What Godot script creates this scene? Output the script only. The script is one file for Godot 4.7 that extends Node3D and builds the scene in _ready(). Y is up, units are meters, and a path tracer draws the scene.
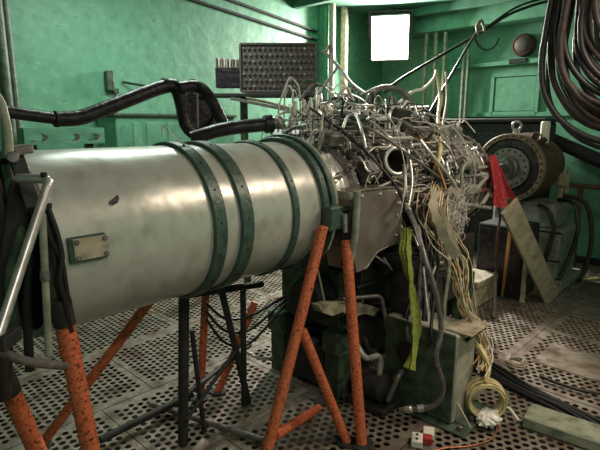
extends Node3D
# A gas turbine on a test stand in a green machine hall. The engine axis runs along +X at height AXIS;
# +Z points from the engine to the side where the photographer stands. Metres.

const AXIS := 1.241
var M := {}
var used := {}
var rng := RandomNumberGenerator.new()

# ---------------------------------------------------------------- lights, camera
func setup_view() -> void:
	var cam := Camera3D.new()
	cam.name = "camera"
	add_child(cam)
	cam.position = Vector3(0, 1.7, 2.089)
	cam.rotation = Vector3(deg_to_rad(-11.42), deg_to_rad(43.849 - 90.0), 0)
	cam.fov = 48.455
	cam.near = 0.02
	cam.current = true
	var env := Environment.new()
	env.background_mode = Environment.BG_COLOR
	env.background_color = Color.BLACK
	env.tonemap_mode = Environment.TONE_MAPPER_LINEAR
	env.tonemap_exposure = 1.0
	env.sdfgi_enabled = true
	env.ssao_enabled = true
	env.ssil_enabled = true
	var we := WorldEnvironment.new()
	we.name = "world_environment"
	we.environment = env
	add_child(we)

const FLOOD_ENERGY := 34.0
const WARM_ENERGY := 7.5
const COOL_ENERGY := 4.5
const NEAR_ENERGY := 5.0

func area_light(parent: Node3D, where: Transform3D, size: Vector2, color: Color, energy: float) -> void:
	var l := AreaLight3D.new()
	l.name = "lamp_light"
	l.area_size = size
	l.light_color = color
	l.light_energy = energy
	l.area_range = 30.0
	l.area_attenuation = 2.0
	l.shadow_enabled = true
	parent.add_child(l, true)
	l.global_transform = where

# ---------------------------------------------------------------- materials
func noise_tex(stops: Array, freq: float, seed_: int, octaves := 4, size := 512, kind := FastNoiseLite.TYPE_SIMPLEX_SMOOTH, steps := false) -> NoiseTexture2D:
	var n := FastNoiseLite.new()
	n.noise_type = kind
	n.seed = seed_
	n.frequency = freq
	n.fractal_octaves = octaves
	var g := Gradient.new()
	var off := PackedFloat32Array()
	var col := PackedColorArray()
	for s in stops:
		off.append(s[0]); col.append(s[1])
	g.offsets = off
	g.colors = col
	if steps:
		g.interpolation_mode = Gradient.GRADIENT_INTERPOLATE_CONSTANT
	var t := NoiseTexture2D.new()
	t.width = size; t.height = size
	t.seamless = true
	t.noise = n
	t.color_ramp = g
	return t

func bump_tex(freq: float, seed_: int, strength: float) -> NoiseTexture2D:
	var n := FastNoiseLite.new()
	n.seed = seed_
	n.frequency = freq
	n.fractal_octaves = 4
	var t := NoiseTexture2D.new()
	t.width = 256; t.height = 256
	t.seamless = true
	t.noise = n
	t.as_normal_map = true
	t.bump_strength = strength
	return t

func mat(key: String, color: Color, rough := 0.6, metal := 0.0, tex: Texture2D = null, scale_ := 1.0, bump: Texture2D = null, bump_amount := 0.5) -> StandardMaterial3D:
	var m := StandardMaterial3D.new()
	m.albedo_color = color
	m.roughness = rough
	m.metallic = metal
	if tex:
		m.albedo_texture = tex
	if bump:
		m.normal_enabled = true
		m.normal_texture = bump
		m.normal_scale = bump_amount
	if tex or bump:
		m.uv1_triplanar = true
		m.uv1_world_triplanar = true
		m.uv1_scale = Vector3.ONE * scale_
	M[key] = m
	return m

func c8(r: int, g: int, b: int) -> Color:
	return Color(r / 255.0, g / 255.0, b / 255.0)

func make_materials() -> void:
	var W := Color.WHITE
	var bumps := bump_tex(0.02, 3, 6.0)
	var fine := bump_tex(0.06, 9, 4.0)
	var wall := noise_tex([[0.0, c8(80, 130, 104)], [0.3, c8(92, 148, 120)], [0.55, c8(95, 152, 123)], [0.72, c8(98, 154, 126)], [0.77, c8(116, 166, 140)], [0.82, c8(94, 146, 120)], [1.0, c8(80, 126, 102)]], 0.012, 11, 6, 1024)
	mat("wall", W, 0.5, 0.0, wall, 0.5, bumps, 0.13)
	mat("ceiling", W, 0.8, 0.0, noise_tex([[0.0, c8(52, 92, 74)], [0.6, c8(76, 122, 100)], [1.0, c8(90, 130, 108)]], 0.01, 13), 0.4)
	mat("concrete", W, 0.9, 0.0, noise_tex([[0.0, c8(58, 54, 48)], [0.5, c8(82, 77, 68)], [1.0, c8(104, 98, 88)]], 0.02, 14), 0.7)
	mat("pit", c8(38, 36, 32), 0.9)
	var plate := noise_tex([[0.0, c8(84, 66, 52)], [0.35, c8(118, 104, 92)], [0.6, c8(140, 131, 120)], [0.8, c8(116, 100, 86)], [1.0, c8(88, 66, 50)]], 0.008, 15, 5, 1024)
	mat("plate", W, 0.5, 0.35, plate, 0.45, fine, 0.25)
	var sheet := noise_tex([[0.0, c8(160, 155, 145)], [0.35, c8(186, 185, 178)], [0.62, c8(194, 194, 188)], [0.85, c8(182, 177, 166)], [1.0, c8(156, 147, 132)]], 0.006, 16, 5, 1024)
	mat("sheet", W, 0.32, 0.3, sheet, 0.9, bumps, 0.05)
	var band := noise_tex([[0.0, c8(44, 58, 52)], [0.45, c8(66, 86, 78)], [0.75, c8(76, 98, 88)], [0.9, c8(64, 78, 70)], [1.0, c8(52, 48, 40)]], 0.02, 17, 4)
	mat("band", W, 0.42, 0.15, band, 1.6, fine, 0.2)
	var orange := noise_tex([[0.0, c8(40, 26, 22)], [0.26, c8(84, 42, 28)], [0.31, c8(188, 92, 56)], [0.55, c8(206, 108, 70)], [0.76, c8(190, 98, 64)], [0.79, c8(66, 36, 28)], [1.0, c8(38, 26, 22)]], 0.03, 18, 4)
	mat("orange", W, 0.55, 0.0, orange, 2.6, fine, 0.4)
	mat("black_pipe", W, 0.38, 0.2, noise_tex([[0.0, c8(22, 18, 22)], [0.5, c8(40, 34, 40)], [0.8, c8(58, 48, 52)], [1.0, c8(84, 66, 58)]], 0.02, 20), 1.5, fine, 0.4)
	mat("rubber", c8(26, 25, 26), 0.5)
	mat("rubber_brown", W, 0.62, 0.0, noise_tex([[0.0, c8(26, 20, 18)], [0.55, c8(48, 36, 32)], [0.85, c8(66, 50, 42)], [1.0, c8(110, 92, 50)]], 0.02, 21), 1.2)
	mat("dark", W, 0.7, 0.1, noise_tex([[0.0, c8(22, 22, 22)], [0.6, c8(42, 40, 40)], [1.0, c8(66, 58, 50)]], 0.02, 22), 1.2)
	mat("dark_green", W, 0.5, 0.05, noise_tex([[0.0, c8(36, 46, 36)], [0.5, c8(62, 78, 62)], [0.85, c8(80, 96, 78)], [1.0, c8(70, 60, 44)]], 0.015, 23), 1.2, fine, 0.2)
	mat("grey_green", W, 0.55, 0.05, noise_tex([[0.0, c8(96, 98, 84)], [0.5, c8(140, 144, 126)], [0.85, c8(156, 158, 140)], [1.0, c8(104, 92, 72)]], 0.012, 24), 1.2, fine, 0.2)
	mat("steel", W, 0.34, 0.6, noise_tex([[0.0, c8(140, 134, 130)], [0.5, c8(188, 184, 180)], [1.0, c8(214, 210, 206)]], 0.02, 25), 2.0)
	mat("bright", c8(226, 223, 218), 0.28, 0.55)
	mat("dull_steel", W, 0.45, 0.5, noise_tex([[0.0, c8(84, 78, 76)], [0.5, c8(124, 118, 116)], [1.0, c8(158, 152, 148)]], 0.02, 26), 2.0)
	mat("burnt", W, 0.4, 0.5, noise_tex([[0.0, c8(70, 62, 64)], [0.5, c8(104, 95, 96)], [0.8, c8(130, 121, 120)], [1.0, c8(150, 140, 136)]], 0.015, 27), 1.6)
	mat("box_sheet", W, 0.4, 0.5, noise_tex([[0.0, c8(122, 110, 102)], [0.5, c8(142, 131, 123)], [1.0, c8(158, 148, 140)]], 0.005, 36), 1.2)
	mat("brass", c8(168, 140, 86), 0.35, 0.85)
	mat("copper", c8(176, 112, 78), 0.4, 0.7)
	mat("cream", W, 0.6, 0.0, noise_tex([[0.0, c8(150, 128, 84)], [0.5, c8(204, 188, 140)], [1.0, c8(224, 212, 170)]], 0.02, 28), 2.0)
	mat("white", c8(214, 208, 196), 0.6)
	mat("string", c8(190, 182, 176), 0.8)
	mat("ochre", c8(170, 122, 62), 0.65)
	mat("rust", W, 0.75, 0.15, noise_tex([[0.0, c8(52, 38, 32)], [0.5, c8(82, 60, 48)], [1.0, c8(112, 88, 72)]], 0.02, 29), 1.6, fine, 0.4)
	mat("rust_pale", W, 0.6, 0.15, noise_tex([[0.0, c8(84, 62, 48)], [0.5, c8(136, 116, 96)], [1.0, c8(164, 148, 126)]], 0.03, 38), 1.8)
	mat("tan", W, 0.7, 0.0, noise_tex([[0.0, c8(110, 98, 80)], [0.5, c8(158, 148, 128)], [1.0, c8(184, 174, 154)]], 0.015, 30), 1.4)
	mat("lime", W, 0.85, 0.0, noise_tex([[0.0, c8(74, 80, 28)], [0.5, c8(120, 128, 48)], [1.0, c8(150, 156, 74)]], 0.03, 31), 3.0)
	mat("red_cloth", W, 0.9, 0.0, noise_tex([[0.0, c8(104, 24, 30)], [0.5, c8(156, 38, 46)], [1.0, c8(184, 74, 80)]], 0.02, 32), 3.0)
	mat("wood", W, 0.7, 0.0, noise_tex([[0.0, c8(112, 102, 84)], [0.5, c8(146, 138, 120)], [1.0, c8(168, 160, 142)]], 0.012, 33), 1.4)
	mat("grey_paint", W, 0.55, 0.1, noise_tex([[0.0, c8(88, 88, 82)], [0.5, c8(128, 128, 120)], [0.85, c8(146, 146, 138)], [1.0, c8(96, 78, 60)]], 0.012, 34), 1.2)
	mat("lit_face_paint", W, 0.55, 0.05, noise_tex([[0.0, c8(128, 124, 110)], [0.5, c8(164, 160, 146)], [0.85, c8(176, 172, 158)], [1.0, c8(120, 106, 86)]], 0.012, 37), 1.2)  # pedestal column as lit: the lamplight is put into this paler colour
	mat("wrap", c8(226, 222, 216), 0.35)
	mat("radiator", W, 0.6, 0.35, noise_tex([[0.0, c8(52, 46, 46)], [0.5, c8(84, 76, 74)], [1.0, c8(112, 102, 96)]], 0.03, 35), 2.5)
	var g := StandardMaterial3D.new()
	g.albedo_color = Color.WHITE
	g.emission_enabled = true
	g.emission = Color(1.0, 0.97, 0.92)
	g.emission_energy_multiplier = 14.0
	M.flood_glass = g
	var g2 := StandardMaterial3D.new()
	g2.albedo_color = Color.WHITE
	g2.emission_enabled = true
	g2.emission = Color(1.0, 0.92, 0.82)
	g2.emission_energy_multiplier = 5.0
	M.warm_tube = g2
	var g3 := g2.duplicate()
	g3.emission = Color(0.92, 1.0, 0.94)
	M.cool_tube = g3

# ---------------------------------------------------------------- naming
func numbered(called: String) -> String:
	if not used.has(called):
		used[called] = 0
		return called
	used[called] += 1
	return "%s_%03d" % [called, used[called]]

func thing(called: String, label: String, category: String, at := Vector3.ZERO, group := "") -> Node3D:
	var o := Node3D.new()
	o.name = numbered(called)
	add_child(o)
	o.position = at
	o.set_meta("label", label)
	o.set_meta("category", category)
	if group != "":
		o.set_meta("group", group)
	return o

func start() -> SurfaceTool:
	var st := SurfaceTool.new()
	st.begin(Mesh.PRIMITIVE_TRIANGLES)
	return st

# commits a SurfaceTool holding world coordinates as one mesh; under a thing that stands at its base it is shifted back
func part(called: String, st: SurfaceTool, m: Material, parent: Node3D) -> MeshInstance3D:
	var o := MeshInstance3D.new()
	o.name = called
	o.mesh = st.commit()
	o.material_override = m
	parent.add_child(o, true)
	o.global_transform = Transform3D.IDENTITY
	return o

func put(called: String, mesh: Mesh, m: Material, parent: Node3D, xf: Transform3D) -> MeshInstance3D:
	var o := MeshInstance3D.new()
	o.name = called
	o.mesh = mesh
	o.material_override = m
	parent.add_child(o, true)
	o.global_transform = xf
	return o

# a thing that is a single mesh
func single(called: String, st: SurfaceTool, m: Material, label: String, category: String, group := "") -> MeshInstance3D:
	var o := part(numbered(called), st, m, self)
	o.set_meta("label", label)
	o.set_meta("category", category)
	if group != "":
		o.set_meta("group", group)
	return o

func structure(called: String, st: SurfaceTool, m: Material, label: String, category: String) -> MeshInstance3D:
	var o := single(called, st, m, label, category)
	o.set_meta("kind", "structure")
	return o

# ---------------------------------------------------------------- shapes
func tri(st: SurfaceTool, a: Vector3, b: Vector3, c: Vector3) -> void:
	var n := (c - a).cross(b - a)
	if n.length_squared() < 1e-16:
		return
	n = n.normalized()
	for v in [a, b, c]:
		st.set_normal(n)
		st.add_vertex(v)

func quad(st: SurfaceTool, a: Vector3, b: Vector3, c: Vector3, d: Vector3) -> void:
	tri(st, a, b, c)
	tri(st, a, c, d)

func smooth_tri(st: SurfaceTool, p: Array, n: Array) -> void:
	var f: Vector3 = (p[2] - p[0]).cross(p[1] - p[0])
	var order := [0, 1, 2]
	if f.dot(n[0]) < 0.0:
		order = [0, 2, 1]
	for i in order:
		st.set_normal(n[i])
		st.add_vertex(p[i])

# box with chamfered edges, centred in xf
func box(st: SurfaceTool, xf: Transform3D, size: Vector3, bev := 0.004) -> void:
	var h := size * 0.5
	var b: float = min(bev, min(h.x, min(h.y, h.z)) * 0.6)
	var pt := func(sx: float, sy: float, sz: float, ax: int) -> Vector3:
		var v := Vector3(sx * (h.x - b), sy * (h.y - b), sz * (h.z - b))
		v[ax] += [sx, sy, sz][ax] * b
		return xf * v
	for ax in 3:
		for s in [-1.0, 1.0]:
			var c := []
			for k in [[-1.0, -1.0], [1.0, -1.0], [1.0, 1.0], [-1.0, 1.0]]:
				var d := [0.0, 0.0, 0.0]
				d[ax] = s; d[(ax + 1) % 3] = k[0]; d[(ax + 2) % 3] = k[1]
				c.append(pt.call(d[0], d[1], d[2], ax))
			if s > 0:
				quad(st, c[0], c[3], c[2], c[1])
			else:
				quad(st, c[0], c[1], c[2], c[3])
	for ax in 3:
		var u := (ax + 1) % 3
		var w := (ax + 2) % 3
		for su in [-1.0, 1.0]:
			for sw in [-1.0, 1.0]:
				var q := []
				for s in [-1.0, 1.0]:
					var d := [0.0, 0.0, 0.0]
					d[ax] = s; d[u] = su; d[w] = sw
					q.append(pt.call(d[0], d[1], d[2], u))
					q.append(pt.call(d[0], d[1], d[2], w))
				if su * sw > 0:
					quad(st, q[0], q[1], q[3], q[2])
				else:
					quad(st, q[0], q[2], q[3], q[1])
	for sx in [-1.0, 1.0]:
		for sy in [-1.0, 1.0]:
			for sz in [-1.0, 1.0]:
				var a: Vector3 = pt.call(sx, sy, sz, 0)
				var b2: Vector3 = pt.call(sx, sy, sz, 1)
				var c2: Vector3 = pt.call(sx, sy, sz, 2)
				if sx * sy * sz > 0:
					tri(st, a, c2, b2)
				else:
					tri(st, a, b2, c2)

# box from corner to corner along the axes
func block(st: SurfaceTool, lo: Vector3, hi: Vector3, bev := 0.006) -> void:
	box(st, Transform3D(Basis.IDENTITY, (lo + hi) * 0.5), (hi - lo).abs(), bev)

# frame whose X runs from a to b, origin a; up leans to hint
func aim(a: Vector3, b: Vector3, hint := Vector3.UP) -> Transform3D:
	var x := (b - a).normalized()
	if absf(x.dot(hint)) > 0.98:
		hint = Vector3.RIGHT if absf(x.x) < 0.9 else Vector3.BACK
	var z := x.cross(hint).normalized()
	var y := z.cross(x).normalized()
	return Transform3D(Basis(x, y, z), a)

# flat bar from a to b: width lies along the direction nearest to 'wide', thickness across
func bar(st: SurfaceTool, a: Vector3, b: Vector3, width: float, thick: float, wide := Vector3.UP, bev := 0.003) -> void:
	var xf := aim(a, b, wide)
	xf.origin = (a + b) * 0.5
	box(st, xf, Vector3(a.distance_to(b), width, thick), bev)

# surface turned about the local X axis; profile of Vector2(x, radius); flat between profile points
func lathe(st: SurfaceTool, prof: Array, seg: int, xf: Transform3D, smooth := false) -> void:
	for i in prof.size() - 1:
		var p: Vector2 = prof[i]
		var q: Vector2 = prof[i + 1]
		if p.distance_to(q) < 1e-6:
			continue
		var d := (q - p).normalized()
		var n0 := Vector2(-d.y, d.x)
		var n1 := n0
		if smooth:
			if i > 0:
				var e: Vector2 = (p - prof[i - 1]).normalized()
				n0 = (n0 + Vector2(-e.y, e.x)).normalized()
			if i < prof.size() - 2:
				var e2: Vector2 = (prof[i + 2] - q).normalized()
				n1 = (n1 + Vector2(-e2.y, e2.x)).normalized()
		for k in seg:
			var a := TAU * k / seg
			var b := TAU * (k + 1) / seg
			var ca := Vector2(sin(a), cos(a))
			var cb := Vector2(sin(b), cos(b))
			var P := [Vector3(p.x, ca.x * p.y, ca.y * p.y), Vector3(q.x, ca.x * q.y, ca.y * q.y), Vector3(q.x, cb.x * q.y, cb.y * q.y), Vector3(p.x, cb.x * p.y, cb.y * p.y)]
			var N := [Vector3(n0.x, ca.x * n0.y, ca.y * n0.y), Vector3(n1.x, ca.x * n1.y, ca.y * n1.y), Vector3(n1.x, cb.x * n1.y, cb.y * n1.y), Vector3(n0.x, cb.x * n0.y, cb.y * n0.y)]
			for j in 4:
				P[j] = xf * P[j]
				N[j] = (xf.basis * N[j]).normalized()
			if q.y > 1e-5:
				smooth_tri(st, [P[0], P[1], P[2]], [N[0], N[1], N[2]])
			if p.y > 1e-5:
				smooth_tri(st, [P[0], P[2], P[3]], [N[0], N[2], N[3]])

func engine_axis() -> Transform3D:
	return Transform3D(Basis.IDENTITY, Vector3(0, AXIS, 0))

# a ring or drum around the engine axis between x0 and x1, outer radius ro, inner ri
func drum(st: SurfaceTool, x0: float, x1: float, ro: float, ri: float, seg := 72, bev := 0.004) -> void:
	lathe(st, [Vector2(x0, ri), Vector2(x0, ro - bev), Vector2(x0 + bev, ro), Vector2(x1 - bev, ro), Vector2(x1, ro - bev), Vector2(x1, ri), Vector2(x0, ri)], seg, engine_axis())

# point on a circle about the engine axis: t = 0 faces +Z, 90 faces up
func polar(x: float, deg: float, r: float) -> Vector3:
	var t := deg_to_rad(deg)
	return Vector3(x, AXIS + r * sin(t), r * cos(t))

func radial(deg: float) -> Vector3:
	var t := deg_to_rad(deg)
	return Vector3(0, sin(t), cos(t))

# cylinder from a to b
func rod(st: SurfaceTool, a: Vector3, b: Vector3, r: float, seg := 12, bev := 0.0) -> void:
	var l := a.distance_to(b)
	if bev > 0.0:
		lathe(st, [Vector2(0, 0), Vector2(0, r - bev), Vector2(bev, r), Vector2(l - bev, r), Vector2(l, r - bev), Vector2(l, 0)], seg, aim(a, b))
	else:
		lathe(st, [Vector2(0, 0), Vector2(0, r), Vector2(l, r), Vector2(l, 0)], seg, aim(a, b))

func bolt(st: SurfaceTool, at: Vector3, dir: Vector3, r: float, l: float) -> void:
	rod(st, at - dir * 0.003, at + dir * l, r, 6, r * 0.2)

var bolt_meshes := {}
func bolt_part(called: String, parent: Node3D, m: Material, at: Vector3, dir: Vector3, r: float, l: float) -> void:
	var key := "%.4f %.4f" % [r, l]
	if not bolt_meshes.has(key):
		var st := start()
		bolt(st, Vector3.ZERO, Vector3.RIGHT, r, l)
		bolt_meshes[key] = st.commit()
	put(called, bolt_meshes[key], m, parent, aim(at, at + dir))

# Catmull-Rom through points
func curve(p: Array, n := 6) -> Array:
	var out := []
	for i in p.size() - 1:
		var a: Vector3 = p[max(i - 1, 0)]
		var b: Vector3 = p[i]
		var c: Vector3 = p[i + 1]
		var d: Vector3 = p[min(i + 2, p.size() - 1)]
		for k in n:
			var t := float(k) / n
			out.append(0.5 * ((2.0 * b) + (c - a) * t + (2.0 * a - 5.0 * b + 4.0 * c - d) * t * t + (3.0 * b - a - 3.0 * c + d) * t * t * t))
	out.append(p[p.size() - 1])
	return out

# straight runs with rounded bends
func bends(p: Array, r: float, n := 5) -> Array:
	var out := [p[0]]
	for i in range(1, p.size() - 1):
		var a: Vector3 = p[i - 1]
		var b: Vector3 = p[i]
		var c: Vector3 = p[i + 1]
		var k: float = min(r, min(a.distance_to(b), b.distance_to(c)) * 0.48)
		var s := b + (a - b).normalized() * k
		var e := b + (c - b).normalized() * k
		for j in n + 1:
			var t := float(j) / n
			out.append(s.lerp(b, t).lerp(b.lerp(e, t), t))
	out.append(p[p.size() - 1])
	return out

# tube swept along points; radius may swell by ribs
func tube(st: SurfaceTool, p: Array, r: float, seg := 8, caps := true, rib := 0.0, flat := 1.0) -> void:
	var x := (p[1] - p[0] as Vector3).normalized()
	var up := Vector3.UP if absf(x.y) < 0.9 else Vector3.RIGHT
	var u := x.cross(up).normalized()
	var rings := []
	var norms := []
	for i in p.size():
		var d: Vector3
		if i == 0: d = p[1] - p[0]
		elif i == p.size() - 1: d = p[i] - p[i - 1]
		else: d = p[i + 1] - p[i - 1]
		d = d.normalized()
		u = (u - d * u.dot(d)).normalized()
		var w := d.cross(u)
		var ring := []
		var nn := []
		var rr := r * (1.0 + (rib if i % 2 == 1 else 0.0))
		for k in seg:
			var a := TAU * k / seg
			var n := u * cos(a) * flat + w * sin(a)
			ring.append(p[i] + n * rr)
			nn.append((u * cos(a) + w * sin(a) * flat).normalized())
		rings.append(ring)
		norms.append(nn)
	for i in p.size() - 1:
		for k in seg:
			var l := (k + 1) % seg
			smooth_tri(st, [rings[i][k], rings[i + 1][k], rings[i + 1][l]], [norms[i][k], norms[i + 1][k], norms[i + 1][l]])
			smooth_tri(st, [rings[i][k], rings[i + 1][l], rings[i][l]], [norms[i][k], norms[i + 1][l], norms[i][l]])
	if caps:
		for e in [0, p.size() - 1]:
			for k in range(1, seg - 1):
				if e == 0: tri(st, rings[e][0], rings[e][k], rings[e][k + 1])
				else: tri(st, rings[e][0], rings[e][k + 1], rings[e][k])

# flat strip along points, its width along 'across', with thickness
func ribbon(st: SurfaceTool, p: Array, across: Vector3, width: float, thick: float) -> void:
	var rows := []
	for i in p.size():
		var d: Vector3 = (p[min(i + 1, p.size() - 1)] - p[max(i - 1, 0)]).normalized()
		var w := (across - d * across.dot(d)).normalized()
		var n := d.cross(w).normalized() * thick * 0.5
		var h := w * width * 0.5 * (1.0 + 0.18 * sin(i * 1.3))
		rows.append([p[i] - h - n, p[i] + h - n, p[i] + h + n, p[i] - h + n])
	for i in p.size() - 1:
		for k in 4:
			quad(st, rows[i][k], rows[i + 1][k], rows[i + 1][(k + 1) % 4], rows[i][(k + 1) % 4])
	for e in [0, p.size() - 1]:
		quad(st, rows[e][0], rows[e][1], rows[e][2], rows[e][3])

func tubed(p: Array, r: float, seg := 8, rib := 0.0) -> SurfaceTool:
	var st := start()
	tube(st, p, r, seg, true, rib)
	return st

# a polygon in the frame xf (its x, y), extruded along z by depth
func prism(st: SurfaceTool, poly: PackedVector2Array, depth: float, xf: Transform3D) -> void:
	var idx := Geometry2D.triangulate_polygon(poly)
	for i in range(0, idx.size(), 3):
		var a := poly[idx[i]]; var b := poly[idx[i + 1]]; var c := poly[idx[i + 2]]
		if (b - a).cross(c - a) < 0:
			var t := b; b = c; c = t
		tri(st, xf * Vector3(a.x, a.y, depth), xf * Vector3(c.x, c.y, depth), xf * Vector3(b.x, b.y, depth))
		tri(st, xf * Vector3(a.x, a.y, 0), xf * Vector3(b.x, b.y, 0), xf * Vector3(c.x, c.y, 0))
	var cw := Geometry2D.is_polygon_clockwise(poly)
	for i in poly.size():
		var a := poly[i]
		var b := poly[(i + 1) % poly.size()]
		if cw:
			var t := a; a = b; b = t
		quad(st, xf * Vector3(a.x, a.y, 0), xf * Vector3(a.x, a.y, depth), xf * Vector3(b.x, b.y, depth), xf * Vector3(b.x, b.y, 0))

func ring_points(c: Vector3, axis: Vector3, r: float, n: int, from := 0.0, to := 360.0) -> Array:
	var xf := aim(c, c + axis)
	var out := []
	for i in n + 1:
		var a := deg_to_rad(lerpf(from, to, float(i) / n))
		out.append(xf * Vector3(0, sin(a) * r, cos(a) * r))
	return out

func to_floor(top: Vector3, through: Vector3, y := 0.004) -> Vector3:
	var t := (y - top.y) / (through.y - top.y)
	return top + (through - top) * t

# ---------------------------------------------------------------- the hall
const ROOM_LO := Vector3(-3.0, 0.0, -3.0)
const ROOM_HI := Vector3(7.3, 3.36, 4.2)

func build_room() -> void:
	var st := start()
	block(st, Vector3(-3.2, -0.5, -3.2), Vector3(7.5, 3.6, -3.0))
	var wb := structure("wall_back", st, M.wall, "long green painted wall behind the engine with stains and cracks", "wall")
	# two thin conduits sloping along the wall into the pilaster
	part("conduit", tubed([Vector3(3.234, 3.250, -2.970), Vector3(5.617, 2.996, -2.970)], 0.018), M.dark, wb)
	part("conduit", tubed([Vector3(2.987, 3.124, -2.970), Vector3(5.619, 2.881, -2.970)], 0.018), M.dark, wb)
	st = start()
	block(st, Vector3(5.68, 0.0, -3.0), Vector3(5.92, 3.36, -2.86), 0.01)
	part("pilaster", st, M.wall, wb)
	st = start()
	block(st, Vector3(7.3, -0.5, -3.2), Vector3(7.5, 3.6, 4.4))
	var wf := structure("wall_far", st, M.wall, "dark green end wall behind the dynamometer", "wall")
	st = start()
	block(st, Vector3(6.95, 3.03, -3.0), Vector3(7.3, 3.36, 4.2), 0.01)
	part("bulkhead", st, M.wall, wf)
	st = start()
	block(st, Vector3(7.2, 2.50, -1.75), Vector3(7.3, 2.56, 1.5), 0.006)
	part("ledge", st, M.wall, wf)
	# panel framed by raised battens
	var f0 := Vector3(7.280, 2.373, -1.058)
	var f1 := Vector3(7.280, 1.847, -0.434)
	for seg in [[Vector3(7.28, f0.y, f0.z), Vector3(7.28, f0.y, f1.z)], [Vector3(7.28, f1.y, f0.z), Vector3(7.28, f1.y, f1.z)], [Vector3(7.28, f0.y, f0.z), Vector3(7.28, f1.y, f0.z)], [Vector3(7.28, f0.y, f1.z), Vector3(7.28, f1.y, f1.z)]]:
		st = start()
		bar(st, seg[0], seg[1], 0.05, 0.05, Vector3.RIGHT)
		part("panel_frame", st, M.wall, wf)
	st = start()
	block(st, Vector3(7.27, f1.y + 0.03, f0.z + 0.03), Vector3(7.3, f0.y - 0.03, f1.z - 0.03))
	part("panel", st, M.wall, wf)
	st = start()
	block(st, Vector3(7.26, 1.80, -1.6), Vector3(7.3, 1.86, 1.5))
	part("batten", st, M.wall, wf)
	st = start()
	block(st, Vector3(-3.2, -0.5, 4.2), Vector3(7.5, 3.6, 4.4))
	structure("wall_front", st, M.wall, "green wall behind the photographer", "wall")
	st = start()
	block(st, Vector3(-3.2, -0.5, -3.2), Vector3(-3.0, 3.6, 4.4))
	structure("wall_left", st, M.wall, "green wall at the near end of the hall", "wall")
	st = start()
	block(st, Vector3(-3.2, 3.36, -3.2), Vector3(7.5, 3.56, 4.4))
	var ce := structure("ceiling", st, M.ceiling, "green painted ceiling above the far bulkhead", "ceiling")
	for x in [6.8, 5.2, 3.6, 2.0, 0.4]:
		st = start()
		block(st, Vector3(x - 0.05, 3.24, -3.0), Vector3(x + 0.05, 3.36, 4.2), 0.008)
		part("beam", st, M.ceiling, ce)

# one perforated steel floor plate, its holes cut through; local origin at its corner, top at y = 0
const PITCH := 0.052
func perforated_plate(nx: int, nz: int, mx: float, mz: float) -> ArrayMesh:
	var st := start()
	var hr := 0.0182
	var th := 0.006
	var n := 12
	var row := PITCH * 0.9
	var lx := nx * row
	var lz := (nz + 0.5) * PITCH
	for i in nx:
		var shift := 0.5 * PITCH if i % 2 == 1 else 0.0
		if shift > 0.0:
			quad(st, Vector3(mx + i * row, 0, mz), Vector3(mx + (i + 1) * row, 0, mz), Vector3(mx + (i + 1) * row, 0, mz + shift), Vector3(mx + i * row, 0, mz + shift))
		else:
			quad(st, Vector3(mx + i * row, 0, mz + nz * PITCH), Vector3(mx + (i + 1) * row, 0, mz + nz * PITCH), Vector3(mx + (i + 1) * row, 0, mz + lz), Vector3(mx + i * row, 0, mz + lz))
		for j in nz:
			var c := Vector3(mx + (i + 0.5) * row, 0, mz + shift + (j + 0.5) * PITCH)
			var hx := row * 0.5
			var hz := PITCH * 0.5
			var corner := [Vector3(hx, 0, hz), Vector3(-hx, 0, hz), Vector3(-hx, 0, -hz), Vector3(hx, 0, -hz)]
			for k in n:
				var a := TAU * k / n
				var b := TAU * (k + 1) / n
				var p := c + Vector3(cos(a), 0, sin(a)) * hr
				var q := c + Vector3(cos(b), 0, sin(b)) * hr
				var cn: Vector3 = c + corner[k / 3]
				tri(st, p, q, cn)
				quad(st, p, p + Vector3(0, -th, 0), q + Vector3(0, -th, 0), q)
				if k % 3 == 2:
					tri(st, q, c + corner[(k / 3 + 1) % 4], cn)
	# plain margins
	var X := lx + 2.0 * mx
	var Z := lz + 2.0 * mz
	for r in [[0.0, 0.0, X, mz], [0.0, mz + lz, X, Z], [0.0, mz, mx, mz + lz], [mx + lx, mz, X, mz + lz]]:
		quad(st, Vector3(r[0], 0, r[1]), Vector3(r[2], 0, r[1]), Vector3(r[2], 0, r[3]), Vector3(r[0], 0, r[3]))
	# edge
	var e := [Vector3(0, 0, 0), Vector3(X, 0, 0), Vector3(X, 0, Z), Vector3(0, 0, Z)]
	for k in 4:
		var p: Vector3 = e[k]
		var q: Vector3 = e[(k + 1) % 4]
		quad(st, p, q, q + Vector3(0, -0.03, 0), p + Vector3(0, -0.03, 0))
	return st.commit()

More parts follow.
